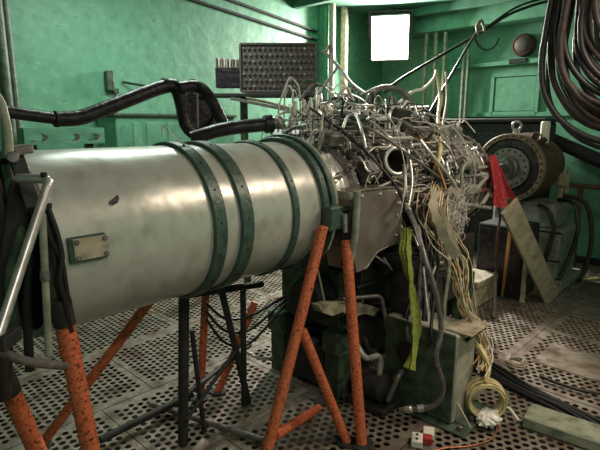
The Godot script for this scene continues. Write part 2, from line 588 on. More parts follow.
func build_floor() -> void:
	var st := start()
	block(st, Vector3(-3.2, -0.6, -3.2), Vector3(7.5, -0.45, 4.4))
	var fl := structure("floor", st, M.pit, "perforated steel plate floor over a dark pit", "floor")
	var nx := 21
	var nz := 12
	var mx := 0.032
	var mz := 0.05
	var mesh := perforated_plate(nx, nz, mx, mz)
	var X := nx * PITCH * 0.9 + 2.0 * mx
	var Z := (nz + 0.5) * PITCH + 2.0 * mz
	var gap := 0.006
	# a seam between plates runs at z = 0.83, as in the photograph
	var z := 0.83 - 6.0 * (Z + gap)
	var r := 0
	while z < 2.6:
		var x := 0.1 + (0.35 if r % 2 == 1 else 0.0)
		while x < 7.2 - X * 0.5:
			if z > -3.0:
				var o := put("floor_plate", mesh, M.plate, fl, Transform3D(Basis.IDENTITY, Vector3(x, rng.randf_range(-0.003, 0.0), z)))
			x += X + gap
		z += Z + gap
		r += 1
	# joists under the plates
	for k in 9:
		st = start()
		block(st, Vector3(-0.5 + k * 0.97, -0.16, -3.0), Vector3(-0.44 + k * 0.97, -0.035, 4.2))
		part("joist", st, M.dark, fl)
	# solid plates on the side where the photographer stands and at the near end
	st = start()
	block(st, Vector3(-3.0, -0.03, z), Vector3(7.3, 0.0, 4.2))
	part("solid_plate", st, M.plate, fl)
	st = start()
	block(st, Vector3(-3.0, -0.03, -3.0), Vector3(0.09, 0.0, z - 0.01))
	part("solid_plate", st, M.plate, fl)
	# a solid cover strip by the pedestal and one beside the dynamometer
	st = start()
	block(st, Vector3(3.62, 0.0, 0.97), Vector3(4.05, 0.004, 2.4), 0.002)
	part("cover_strip", st, M.plate, fl)
	st = start()
	block(st, Vector3(4.75, 0.0, 0.72), Vector3(6.6, 0.004, 1.25), 0.002)
	part("cover_strip", st, M.concrete, fl)

func build_lamps() -> void:
	# floodlight hung in the far corner, aimed along the engine
	var at := Vector3(6.468, 2.932, -2.300)
	var aimed := (Vector3(1.6, 1.1, 0.6) - at).normalized()
	var b := Basis.looking_at(aimed)
	var xf := Transform3D(b, at)
	var t := thing("floodlight", "dazzling white floodlight hung in the far corner above the engine", "lamp", at)
	var st := start()
	box(st, xf * Transform3D(Basis.IDENTITY, Vector3(0, 0, 0.09)), Vector3(0.56, 0.64, 0.14), 0.03)
	part("housing", st, M.dark, t)
	st = start()
	for s in [-1.0, 1.0]:
		box(st, xf * Transform3D(Basis.IDENTITY, Vector3(s * 0.272, 0, 0.0)), Vector3(0.016, 0.64, 0.05), 0.003)
		box(st, xf * Transform3D(Basis.IDENTITY, Vector3(0, s * 0.312, 0.0)), Vector3(0.56, 0.016, 0.05), 0.003)
	part("rim", st, M.dull_steel, t)
	st = start()
	box(st, xf * Transform3D(Basis.IDENTITY, Vector3(0, 0, 0.012)), Vector3(0.525, 0.605, 0.012), 0.002)
	part("lamp_glass", st, M.flood_glass, t)
	st = start()
	tube(st, bends([xf * Vector3(-0.31, 0, 0.08), xf * Vector3(-0.31, 0.36, 0.08), xf * Vector3(0.31, 0.36, 0.08), xf * Vector3(0.31, 0, 0.08)], 0.04), 0.014, 8)
	rod(st, xf * Vector3(0, 0.36, 0.08), Vector3((xf * Vector3(0, 0.36, 0.08)).x, 3.36, (xf * Vector3(0, 0.36, 0.08)).z), 0.016)
	part("yoke", st, M.dark, t)
	area_light(t, xf * Transform3D(Basis.IDENTITY, Vector3(0, 0, -0.03)), Vector2(0.5, 0.58), Color(1.0, 0.97, 0.93), FLOOD_ENERGY)
	# tube fittings on the ceiling, out of the frame; the engine casing mirrors them
	tube_lamp(Vector3(3.35, 3.2, 2.1), 1.5, M.warm_tube, Color(1.0, 0.92, 0.82), WARM_ENERGY, "warm ceiling tube lamp over the aisle on the photographer's side")
	tube_lamp(Vector3(2.25, 3.2, -1.7), 1.2, M.cool_tube, Color(0.92, 1.0, 0.94), COOL_ENERGY, "cool ceiling tube lamp between the engine and the long green wall")
	tube_lamp(Vector3(0.4, 3.2, 3.1), 1.2, M.warm_tube, Color(1.0, 0.96, 0.91), NEAR_ENERGY, "ceiling tube lamp above and behind the photographer")

func tube_lamp(at: Vector3, l: float, glow: Material, color: Color, energy: float, label: String) -> void:
	var t := thing("ceiling_tube_lamp", label, "lamp", at)
	var st := start()
	block(st, at + Vector3(-l * 0.5, 0.03, -0.1), at + Vector3(l * 0.5, 0.10, 0.1), 0.01)
	for s in [-1.0, 1.0]:
		rod(st, at + Vector3(s * l * 0.4, 0.09, 0), at + Vector3(s * l * 0.4, 0.16, 0), 0.012)
	part("housing", st, M.grey_paint, t)
	for s in [-1.0, 1.0]:
		st = start()
		rod(st, at + Vector3(-l * 0.48, 0, s * 0.05), at + Vector3(l * 0.48, 0, s * 0.05), 0.019, 12)
		part("tube", st, glow, t)
	area_light(t, Transform3D(Basis(Vector3.RIGHT, Vector3.FORWARD, Vector3.UP), at + Vector3(0, -0.035, 0)), Vector2(l, 0.16), color, energy)

# ---------------------------------------------------------------- the exhaust casing
const DUCT_R := 0.36
var dents := []

func sheet_patch(x0: float, x1: float, nx: int, nt: int, noise: FastNoiseLite, thick := 0.0) -> SurfaceTool:
	var st := start()
	var radius := func(x: float, t: float) -> float:
		var r := DUCT_R + noise.get_noise_2d(x * 60.0, t * 0.6) * 0.0022
		for d in dents:
			var dx: float = (x - d[0]) / d[2]
			var dt: float = (t - d[1]) / d[3]
			r += d[4] * exp(-dx * dx - dt * dt)
		return r - thick
	var g := []
	for i in nx + 1:
		var rowp := []
		for k in nt + 1:
			var x := lerpf(x0, x1, float(i) / nx)
			var t := 360.0 * (k % nt) / nt - 180.0
			rowp.append(polar(x, t, radius.call(x, t)))
		g.append(rowp)
	var nrm := func(i: int, k: int) -> Vector3:
		var a: Vector3 = g[min(i + 1, nx)][k % nt] - g[max(i - 1, 0)][k % nt]
		var b: Vector3 = g[i][(k + 1) % nt] - g[i][(k + nt - 1) % nt]
		var n := a.cross(b).normalized()
		var rr: Vector3 = g[i][k % nt]
		if n.dot(Vector3(0, rr.y - AXIS, rr.z)) < 0: n = -n
		return n
	var N := []
	for i in nx + 1:
		var rown := []
		for k in nt + 1:
			rown.append(nrm.call(i, k))
		N.append(rown)
	for i in nx:
		for k in nt:
			smooth_tri(st, [g[i][k], g[i + 1][k], g[i + 1][k + 1]], [N[i][k], N[i + 1][k], N[i + 1][k + 1]])
			smooth_tri(st, [g[i][k], g[i + 1][k + 1], g[i][k + 1]], [N[i][k], N[i + 1][k + 1], N[i][k + 1]])
	return st

func build_duct() -> void:
	var t := thing("exhaust_casing", "large grey sheet metal exhaust cylinder with dark green bands", "engine casing", Vector3(1.3, AXIS - 0.4, 0))
	var noise := FastNoiseLite.new()
	noise.seed = 5
	noise.frequency = 0.05
	# dents: x, angle, half width in x, half width in angle, depth
	dents = [[0.915, 6.0, 0.03, 10.0, 0.006], [0.965, 4.0, 0.025, 8.0, -0.006], [0.80, 40.0, 0.10, 10.0, -0.004], [1.08, 45.0, 0.12, 9.0, 0.003], [1.6, 12.0, 0.09, 14.0, -0.002], [1.58, 60.0, 0.10, 12.0, 0.002]]
	var runs := [[0.60, 1.262, 60], [1.33, 1.413, 10], [1.485, 1.748, 26], [1.792, 1.965, 18]]
	for r in runs:
		part("sheet_metal_section", sheet_patch(r[0] - 0.004, r[1] + 0.004, r[2], 160, noise), M.sheet, t)
	# inner wall and the rolled lip of the open near end
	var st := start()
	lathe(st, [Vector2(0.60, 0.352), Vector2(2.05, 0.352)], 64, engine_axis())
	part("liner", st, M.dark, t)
	st = start()
	drum(st, 0.592, 0.612, 0.364, 0.335, 96, 0.004)
	part("rolled_lip", st, M.dull_steel, t)
	var bands := [[1.262, 1.33, 0.378], [1.413, 1.485, 0.378], [1.748, 1.792, 0.374]]
	for b in bands:
		st = start()
		drum(st, b[0], b[1], b[2], 0.34, 128, 0.005)
		var o := part("stiffening_band", st, M.band, t)
		for k in 16:
			var a := k * 22.5 + 6.0
			bolt_part("rivet", o, M.dark, polar((b[0] + b[1]) * 0.5, a, b[2]), radial(a), 0.006, 0.003)
	var flanges := [[1.962, 2.002, 0.388, "band"], [2.008, 2.036, 0.404, "band"], [2.042, 2.066, 0.398, "grey_green"]]
	for f in flanges:
		st = start()
		drum(st, f[0], f[1], f[2], 0.30, 128, 0.004)
		var o := part("end_flange", st, M[f[3]], t)
	for k in 40:
		bolt_part("flange_bolt", t, M.dull_steel, polar(1.985, k * 9.0, 0.388), radial(k * 9.0), 0.006, 0.006)
	# pads that carry the struts
	for a in [0.0, 180.0]:
		st = start()
		var xf := aim(polar(2.0, a - 4.0, 0.39), polar(2.0, a - 4.0, 0.6), Vector3.UP)
		box(st, xf * Transform3D(Basis.IDENTITY, Vector3(0.02, 0, 0)), Vector3(0.06, 0.13, 0.11), 0.008)
		part("strut_pad", st, M.band, t)
	# access cover with four bolts, on a raised boss
	var ca := 5.0
	st = start()
	var up := Vector3(0, cos(deg_to_rad(ca)), -sin(deg_to_rad(ca)))
	var out := radial(ca)
	var c := polar(0.722, ca, 0.372)
	var bx := Basis(Vector3.RIGHT, up, out)
	box(st, Transform3D(bx, polar(0.715, ca, 0.362)), Vector3(0.135, 0.09, 0.03), 0.004)
	part("cover_boss", st, M.band, t)
	st = start()
	box(st, Transform3D(bx, c + out * 0.010), Vector3(0.122, 0.078, 0.008), 0.002)
	var cover := part("access_cover", st, M.tan, t)
	for sx in [-1.0, 1.0]:
		for sy in [-1.0, 1.0]:
			st = start()
			bolt(st, c + Vector3(sx * 0.050, 0, 0) + up * sy * 0.028 + out * 0.013, out, 0.0095, 0.009)
			part("bolt", st, M.dull_steel, cover)
	# torn hole: curled lips round a dark slot
	var ha := 30.0
	var hc := Vector3(0.848, 1.419, 0.315)
	var hn := Vector3(0, hc.y - AXIS, hc.z).normalized()
	var hu := hn.cross(Vector3.RIGHT).normalized()
	var slot := PackedVector2Array()
	for k in 14:
		var a := TAU * k / 14.0
		slot.append(Vector2(cos(a) * 0.022, sin(a) * 0.008 + cos(a) * 0.006) * (1.0 + 0.25 * sin(k * 2.7)))
	st = start()
	prism(st, slot, 0.004, Transform3D(Basis(Vector3.RIGHT, hu, hn), hc - hn * 0.002))
	part("torn_slot", st, M.rubber, t)
	st = start()
	tri(st, hc + Vector3(-0.02, 0, 0) - hu * 0.008, hc + Vector3(0.016, 0, 0) - hu * 0.004, hc + hn * 0.016 - hu * 0.016)
	tri(st, hc + Vector3(-0.006, 0, 0) + hu * 0.006, hc + Vector3(0.024, 0, 0) + hu * 0.012, hc + hn * 0.018 + hu * 0.018 + Vector3(0.012, 0, 0))
	part("torn_lip", st, M.dull_steel, t)
	# drain stud under the casing
	var sp := polar(0.70, -62.0, 0.355)
	st = start()
	rod(st, sp, sp + Vector3(0.006, -0.05, 0.01), 0.006, 8, 0.001)
	part("drain_stud", st, M.steel, t)
	# what the open end shows: inner cone and three vanes
	st = start()
	lathe(st, [Vector2(0.70, 0.0), Vector2(0.72, 0.06), Vector2(0.85, 0.15), Vector2(1.4, 0.19)], 40, engine_axis(), true)
	part("inner_cone", st, M.burnt, t)
	for k in 5:
		st = start()
		bar(st, polar(0.95, k * 72.0 + 20.0, 0.14), polar(0.95, k * 72.0 + 20.0, 0.352), 0.012, 0.16, Vector3.UP.cross(Vector3.RIGHT))
		part("vane", st, M.burnt, t)

# ---------------------------------------------------------------- the long green wall and what stands before it
func build_wall_things() -> void:
	var st := start()
	# two conduits floor to ceiling
	for q in [[Vector3(1.491, 2.246, -2.930), 0.045, "thick green conduit rising up the wall at the left edge of the picture"], [Vector3(1.561, 2.254, -2.950), 0.03, "thin green conduit rising up the wall, right of the thick one at the left edge"]]:
		st = start()
		var p: Vector3 = q[0]
		rod(st, Vector3(p.x, 0.0, p.z), Vector3(p.x, 3.36, p.z), q[1], 14)
		single("wall_conduit", st, M.dark_green, q[2], "pipe")
	# slotted beam
	var a := Vector3(1.386, 1.669, -2.300)
	var b := Vector3(2.018, 1.535, -2.300)
	var sl := thing("slotted_beam", "pale green steel beam with long slots along the wall", "beam", Vector3((a.x + b.x) * 0.5, b.y, -2.3))
	var csg := CSGCombiner3D.new()
	csg.name = "slotted_web"
	var web := CSGBox3D.new()
	web.size = Vector3(b.x - a.x + 0.02, a.y - b.y, 0.12)
	web.material = M.wall
	csg.add_child(web)
	for s in [[34.0, 18.0], [66.0, 20.0], [90.0, 15.0]]:
		var u: float = lerpf(a.x, b.x, (s[0] - 22.0) / 79.0) - (a.x + b.x) * 0.5
		var w: float = (b.x - a.x) * s[1] / 79.0
		var cut := CSGBox3D.new()
		cut.size = Vector3(w - 0.06, 0.062, 0.3)
		cut.position = Vector3(u, -0.012, 0)
		cut.operation = CSGShape3D.OPERATION_SUBTRACTION
		csg.add_child(cut)
		for e in [-1.0, 1.0]:
			var rc := CSGCylinder3D.new()
			rc.radius = 0.031
			rc.height = 0.3
			rc.sides = 16
			rc.rotation.x = PI / 2
			rc.position = Vector3(u + e * (w * 0.5 - 0.03), -0.012, 0)
			rc.operation = CSGShape3D.OPERATION_SUBTRACTION
			csg.add_child(rc)
	sl.add_child(csg)
	csg.global_position = Vector3((a.x + b.x) * 0.5, (a.y + b.y) * 0.5, -2.3)
	for x in [a.x + 0.08, b.x - 0.08]:
		st = start()
		block(st, Vector3(x - 0.03, 0.0, -2.40), Vector3(x + 0.03, b.y + 0.03, -2.33))
		part("post", st, M.dark_green, sl)
	# low cabinet along the wall
	var k0 := Vector3(2.302, 1.803, -2.550)
	var k1 := Vector3(3.760, 1.813, -2.550)
	var cab := thing("wall_cabinet", "dull green steel cabinet standing along the wall below the black pipe", "cabinet", Vector3((k0.x + k1.x) * 0.5, 0, -2.75))
	st = start()
	block(st, Vector3(k0.x, 0.0, -2.98), Vector3(k1.x, k0.y - 0.03, -2.57), 0.01)
	part("body", st, M.wall, cab)
	st = start()
	block(st, Vector3(k0.x - 0.02, k0.y - 0.03, -2.99), Vector3(k1.x + 0.02, k0.y, -2.55), 0.006)
	part("top", st, M.dark_green, cab)
	for d in [[130.0, 137.0], [142.0, 160.0], [162.0, 180.0]]:
		st = start()
		var x0: float = lerpf(k0.x, k1.x, (d[0] - 116.0) / 120.0)
		var x1: float = lerpf(k0.x, k1.x, (d[1] - 116.0) / 120.0)
		block(st, Vector3(x0, 0.1, -2.57), Vector3(x1, k0.y - 0.09, -2.555), 0.004)
		part("door", st, M.wall, cab)
	# switch box with its conduit
	var sb := Vector3(2.461, 2.128, -2.960)
	var sw := thing("switch_box", "small green switch box on the wall with a thin conduit below", "switch box", sb)
	st = start()
	block(st, sb + Vector3(-0.04, -0.10, -0.04), sb + Vector3(0.04, 0.10, 0.03), 0.01)
	part("body", st, M.dark_green, sw)
	st = start()
	block(st, sb + Vector3(0.03, -0.12, -0.04), sb + Vector3(0.09, -0.07, 0.02), 0.006)
	part("gland", st, M.dark_green, sw)
	part("conduit", tubed([sb + Vector3(0.06, -0.10, -0.01), Vector3(sb.x + 0.06, 0.0, sb.z - 0.01)], 0.012), M.dark_green, sw)
	single("wall_bracket_rod", tubed([Vector3(2.605, 2.128, -2.980), Vector3(2.804, 2.092, -2.850)], 0.012), M.dark, "thin dark rod sticking out of the wall above the black pipe", "rod")
	# pale pipes by the pilaster, near the lamp
	for q in [[332.0, 0.045, "pale vertical pipe beside the wall pilaster, left one of the pair"], [344.5, 0.055, "pale vertical pipe near the floodlight, right one of the pair"]]:
		st = start()
		var x: float = (Vector3(5.748, 3.013, -2.800)).x if q[0] < 340.0 else (Vector3(6.029, 3.048, -2.800)).x
		rod(st, Vector3(x, 0.0, -2.8), Vector3(x, 3.36, -2.8), q[1], 14)
		single("corner_pipe", st, M.tan, q[2], "pipe")
	# slender pipes up the end wall
	var px := [Vector3(7.000, 3.074, -2.008), Vector3(7.050, 3.120, -1.874), Vector3(7.000, 3.009, -1.696), Vector3(7.100, 2.855, -1.442), Vector3(7.120, 2.851, -1.383)]
	var what := ["leftmost, nearest the floodlight", "second from the floodlight", "third from the floodlight", "fourth from the floodlight", "rightmost of the five"]
	for i in 5:
		st = start()
		var p: Vector3 = px[i]
		rod(st, Vector3(p.x, 0.0, p.z), Vector3(p.x, p.y, p.z), 0.028 if i < 3 else 0.022, 12, 0.004)
		single("standing_pipe", st, M.tan if i < 3 else M.grey_green, "slender upright pipe before the end wall, " + what[i], "pipe")
	# round bell
	var bl := Vector3(7.220, 2.748, -0.663)
	var bell := thing("alarm_bell", "round brown alarm bell on the dark green end wall", "bell", bl)
	st = start()
	lathe(st, [Vector2(0.08, 0.15), Vector2(0.0, 0.15), Vector2(-0.03, 0.14), Vector2(-0.035, 0.12)], 32, Transform3D(Basis.IDENTITY, bl), true)
	part("rim", st, M.rust, bell)
	st = start()
	lathe(st, [Vector2(-0.02, 0.12), Vector2(-0.05, 0.08), Vector2(-0.06, 0.03), Vector2(-0.06, 0.0)], 32, Transform3D(Basis.IDENTITY, bl), true)
	part("dome", st, M.radiator, bell)
	st = start()
	block(st, Vector3(7.200, 2.542, -0.704) + Vector3(-0.02, -0.03, -0.12), Vector3(7.200, 2.542, -0.704) + Vector3(0.1, 0.03, 0.12))
	single("name_plate", st, M.rubber, "small black plate on the end wall under the round bell", "plate")
	# loop of cable on the end wall
	single("wall_cable_loop", tubed(curve([Vector3(7.200, 2.940, -1.360), Vector3(7.220, 2.797, -1.284), Vector3(7.220, 2.731, -1.161), Vector3(7.220, 2.774, -1.049), Vector3(7.200, 2.872, -0.992)]), 0.012), M.rubber, "thin dark cable sagging across the end wall left of the bell", "cable")
	# dark machinery in front of the end wall
	var mc := thing("control_desk", "dark desk-like machine standing before the end wall behind the dynamometer", "machine", Vector3(6.7, 0, -0.6))
	st = start()
	block(st, Vector3(6.45, 0.0, -1.3), Vector3(6.95, 1.72, -0.05), 0.02)
	part("body", st, M.dark, mc)
	st = start()
	block(st, Vector3(6.40, 1.72, -1.35), Vector3(7.0, 1.77, 0.0), 0.01)
	part("top", st, M.dark, mc)
	for k in 3:
		st = start()
		block(st, Vector3(6.435, 0.2, -1.26 + k * 0.4), Vector3(6.452, 1.6, -0.90 + k * 0.4), 0.004)
		part("door", st, M.black_pipe, mc)
	var m2 := thing("dark_cabinet", "dark cabinet behind the turbine's front end below the slender pipes", "cabinet", Vector3(6.5, 0, -1.9))
	st = start()
	block(st, Vector3(6.3, 0.0, -2.3), Vector3(6.8, 1.95, -1.5), 0.02)
	part("body", st, M.dark, m2)
	for k in 2:
		st = start()
		block(st, Vector3(6.28, 0.15, -2.26 + k * 0.38), Vector3(6.302, 1.85, -1.92 + k * 0.38), 0.004)
		part("door", st, M.black_pipe, m2)
	# black pipe sloping across the end wall on the right, and the rusty rail before it
	single("sloping_wall_pipe", tubed([Vector3(7.100, 1.531, -0.216), Vector3(7.100, 1.069, 0.888)], 0.085, 14), M.dark, "thick dark pipe sloping across the green wall at the right edge", "pipe")

# ---------------------------------------------------------------- black exhaust pipe, radiator box
func build_black_pipe() -> void:
	var t := thing("black_exhaust_pipe", "long black ribbed pipe running along the wall and bending down at its end", "pipe", Vector3(1.614, 1.822, -1.100))
	var a := bends([Vector3(0.651, 1.826, -1.200), Vector3(0.932, 1.773, -1.200), Vector3(1.231, 1.730, -1.150)], 0.2)
	part("near_run", tubed(a, 0.036, 16), M.black_pipe, t)
	var run := []
	var ctl := bends([Vector3(1.219, 1.730, -1.150), Vector3(1.353, 1.734, -1.120), Vector3(1.871, 1.940, -1.050), Vector3(1.995, 1.972, -1.020), Vector3(1.997, 1.808, -0.950), Vector3(1.981, 1.673, -0.900), Vector3(2.108, 1.590, -0.850)], 0.10, 8)
	for i in ctl.size() - 1:
		var n := int(ceil((ctl[i] as Vector3).distance_to(ctl[i + 1]) / 0.012))
		for k in n:
			run.append((ctl[i] as Vector3).lerp(ctl[i + 1], float(k) / n))
	run.append(ctl[ctl.size() - 1])
	part("ribbed_run", tubed(run, 0.046, 16, 0.05), M.black_pipe, t)
	for q in [[Vector3(1.208, 1.731, -1.150), Vector3(1.243, 1.729, -1.150)], [Vector3(1.912, 1.959, -1.040), Vector3(1.936, 1.965, -1.040)]]:
		var st := start()
		var d: Vector3 = (q[1] - q[0]).normalized()
		rod(st, q[0], q[0] + d * 0.03, 0.05, 20, 0.004)
		part("clamp", st, M.dark, t)
	# second pipe: from the loop to the engine top
	var t2 := thing("black_elbow_duct", "short black elbow duct lying on top of the banded casing", "duct", Vector3(2.087, 1.675, -0.500))
	part("elbow", tubed(bends([Vector3(1.980, 1.941, -0.950), Vector3(2.102, 1.965, -0.900), Vector3(2.126, 1.875, -0.800), Vector3(2.153, 1.687, -0.700)], 0.10, 8), 0.040, 16), M.black_pipe, t2)
	part("run", tubed(bends([Vector3(1.925, 1.609, -0.750), Vector3(2.059, 1.668, -0.600), Vector3(2.322, 1.700, -0.420)], 0.15, 8), 0.045, 18), M.black_pipe, t2)
	var st2 := start()
	rod(st2, Vector3(2.286, 1.696, -0.440), Vector3(2.340, 1.703, -0.410), 0.060, 24, 0.006)
	part("flange", st2, M.black_pipe, t2)
	st2 = start()
	rod(st2, Vector3(2.331, 1.703, -0.410), Vector3(2.404, 1.700, -0.370), 0.036, 18, 0.004)
	part("nozzle", st2, M.dull_steel, t2)
	# disc valve behind the loop
	var c := Vector3(2.233, 1.788, -1.100)
	var t3 := thing("disc_valve", "black round valve disc behind the bend of the long black pipe", "valve", c)
	st2 = start()
	var face := (Vector3(0, 1.7, 2.1) - c).normalized()
	face = (face + Vector3(0.3, 0, 0)).normalized()
	lathe(st2, [Vector2(-0.03, 0.0), Vector2(-0.03, 0.155), Vector2(-0.02, 0.165), Vector2(0.02, 0.165), Vector2(0.03, 0.155), Vector2(0.03, 0.11), Vector2(0.0, 0.10), Vector2(0.0, 0.0)], 40, aim(c, c + face))
	part("body", st2, M.black_pipe, t3)
	for k in 10:
		var xf := aim(c, c + face)
		var a2 := TAU * k / 10.0
		bolt_part("bolt", t3, M.dull_steel, xf * Vector3(0.03, sin(a2) * 0.135, cos(a2) * 0.135), face, 0.010, 0.014)
	part("stem", tubed([Vector3(2.048, 1.987, -1.000), Vector3(2.132, 2.013, -1.000), Vector3(2.153, 1.938, -1.000), Vector3(2.114, 1.672, -0.950)], 0.008), M.dull_steel, t3)
	# looped wire on the casing top
	single("tie_wire", tubed(curve([Vector3(1.228, 1.651, 0.050), Vector3(1.224, 1.678, 0.050), Vector3(1.246, 1.693, 0.050), Vector3(1.257, 1.656, 0.070), Vector3(1.293, 1.615, 0.100), Vector3(1.329, 1.579, 0.140)]), 0.0035, 6), M.steel, "bright bent wire hooked over the first green band", "wire")

func build_radiator() -> void:
	# turned to the photographer's side; stands on a rack behind the engine
	var side := Vector3(0.693, 0.0, 0.721)
	var back := Vector3(0.721, 0.0, -0.693)
	var a := Vector3(3.181, 2.439, -1.750)
	var w := 0.72
	var hh := 0.435
	var t := thing("studded_box", "dark brown metal box with rows of studs above the casing", "box", a + side * w * 0.5 + back * 0.12 + Vector3(0, -hh, 0))
	var st := start()
	var bs := Basis(side, Vector3.UP, -back)
	var mid := a + side * w * 0.5 - Vector3(0, hh * 0.5, 0)
	box(st, Transform3D(bs, mid + back * 0.14), Vector3(w, hh, 0.28), 0.01)
	part("body", st, M.radiator, t)
	for i in 7:
		for j in 14:
			st = start()
			var c := a + side * (w * (j + 0.7 + 0.3 * (i % 2)) / 14.9) - Vector3(0, hh * (i + 0.75) / 7.5, 0)
			rod(st, c + back * 0.005, c - back * 0.014 - Vector3(0, 0.004, 0), 0.015, 6, 0.005)
			part("stud", st, M.radiator if (i * 5 + j * 3) % 4 else M.dull_steel, t)
	for e in [[a, a + side * w], [a - Vector3(0, hh, 0), a], [a + side * w - Vector3(0, hh, 0), a + side * w], [a - Vector3(0, hh, 0), a + side * w - Vector3(0, hh, 0)]]:
		st = start()
		bar(st, e[0] - back * 0.005, e[1] - back * 0.005, 0.022, 0.02, -back)
		part("edge_angle", st, M.radiator, t)
	# finned tray to its left
	var p := a - side * 0.25 - Vector3(0, 0.13, 0) + back * 0.05
	var t2 := thing("finned_tray", "dark tray with upright fins left of the studded box", "tray", p + side * 0.12 - Vector3(0, 0.26, 0))
	st = start()
	box(st, Transform3D(bs, p + side * 0.12 + Vector3(0, -0.17, 0) + back * 0.06), Vector3(0.24, 0.19, 0.12), 0.006)
	part("tray", st, M.black_pipe, t2)
	for k in 9:
		st = start()
		box(st, Transform3D(bs, p + side * (0.24 * (k + 0.5) / 9.0) + Vector3(0, -0.035 - 0.002 * k, 0) + back * 0.05), Vector3(0.016, 0.10, 0.08), 0.003)
		part("fin", st, M.tan if k % 2 else M.radiator, t2)
	# rack below
	var f := a - Vector3(0, hh + 0.012, 0)
	var rk := thing("steel_rack", "steel rack behind the engine carrying the studded box", "rack", Vector3(f.x + 0.3, 0, f.z + 0.2))
	st = start()
	box(st, Transform3D(bs, f + side * 0.22 + back * 0.15 - Vector3(0, 0.018, 0)), Vector3(1.05, 0.03, 0.34), 0.005)
	part("shelf", st, M.dark, rk)
	for s in [0.0, 0.62]:
		st = start()
		var q: Vector3 = f + side * s + back * 0.22
		block(st, Vector3(q.x - 0.03, 0.0, q.z - 0.03), Vector3(q.x + 0.03, f.y - 0.033, q.z + 0.03))
		part("post", st, M.dark_green, rk)
	st = start()
	bar(st, f - side * 0.1 - Vector3(0, 0.05, 0), f + side * 0.75 - Vector3(0, 0.22, 0), 0.03, 0.03)
	part("brace", st, M.dull_steel, rk)

# ---------------------------------------------------------------- the turbine itself
# route in cylinder coordinates (x, degrees, radius) about the engine axis, corners rounded
func route(ctl: Array) -> Array:
	var fine := []
	for i in ctl.size() - 1:
		var a: Vector3 = ctl[i]
		var b: Vector3 = ctl[i + 1]
		var n := 1 + int(absf(b.y - a.y) / 9.0)
		for k in n:
			fine.append(a.lerp(b, float(k) / n))
	fine.append(ctl[ctl.size() - 1])
	var pts := []
	for f in fine:
		pts.append(polar(f.x, f.y, f.z))
	return bends(pts, 0.03, 3)

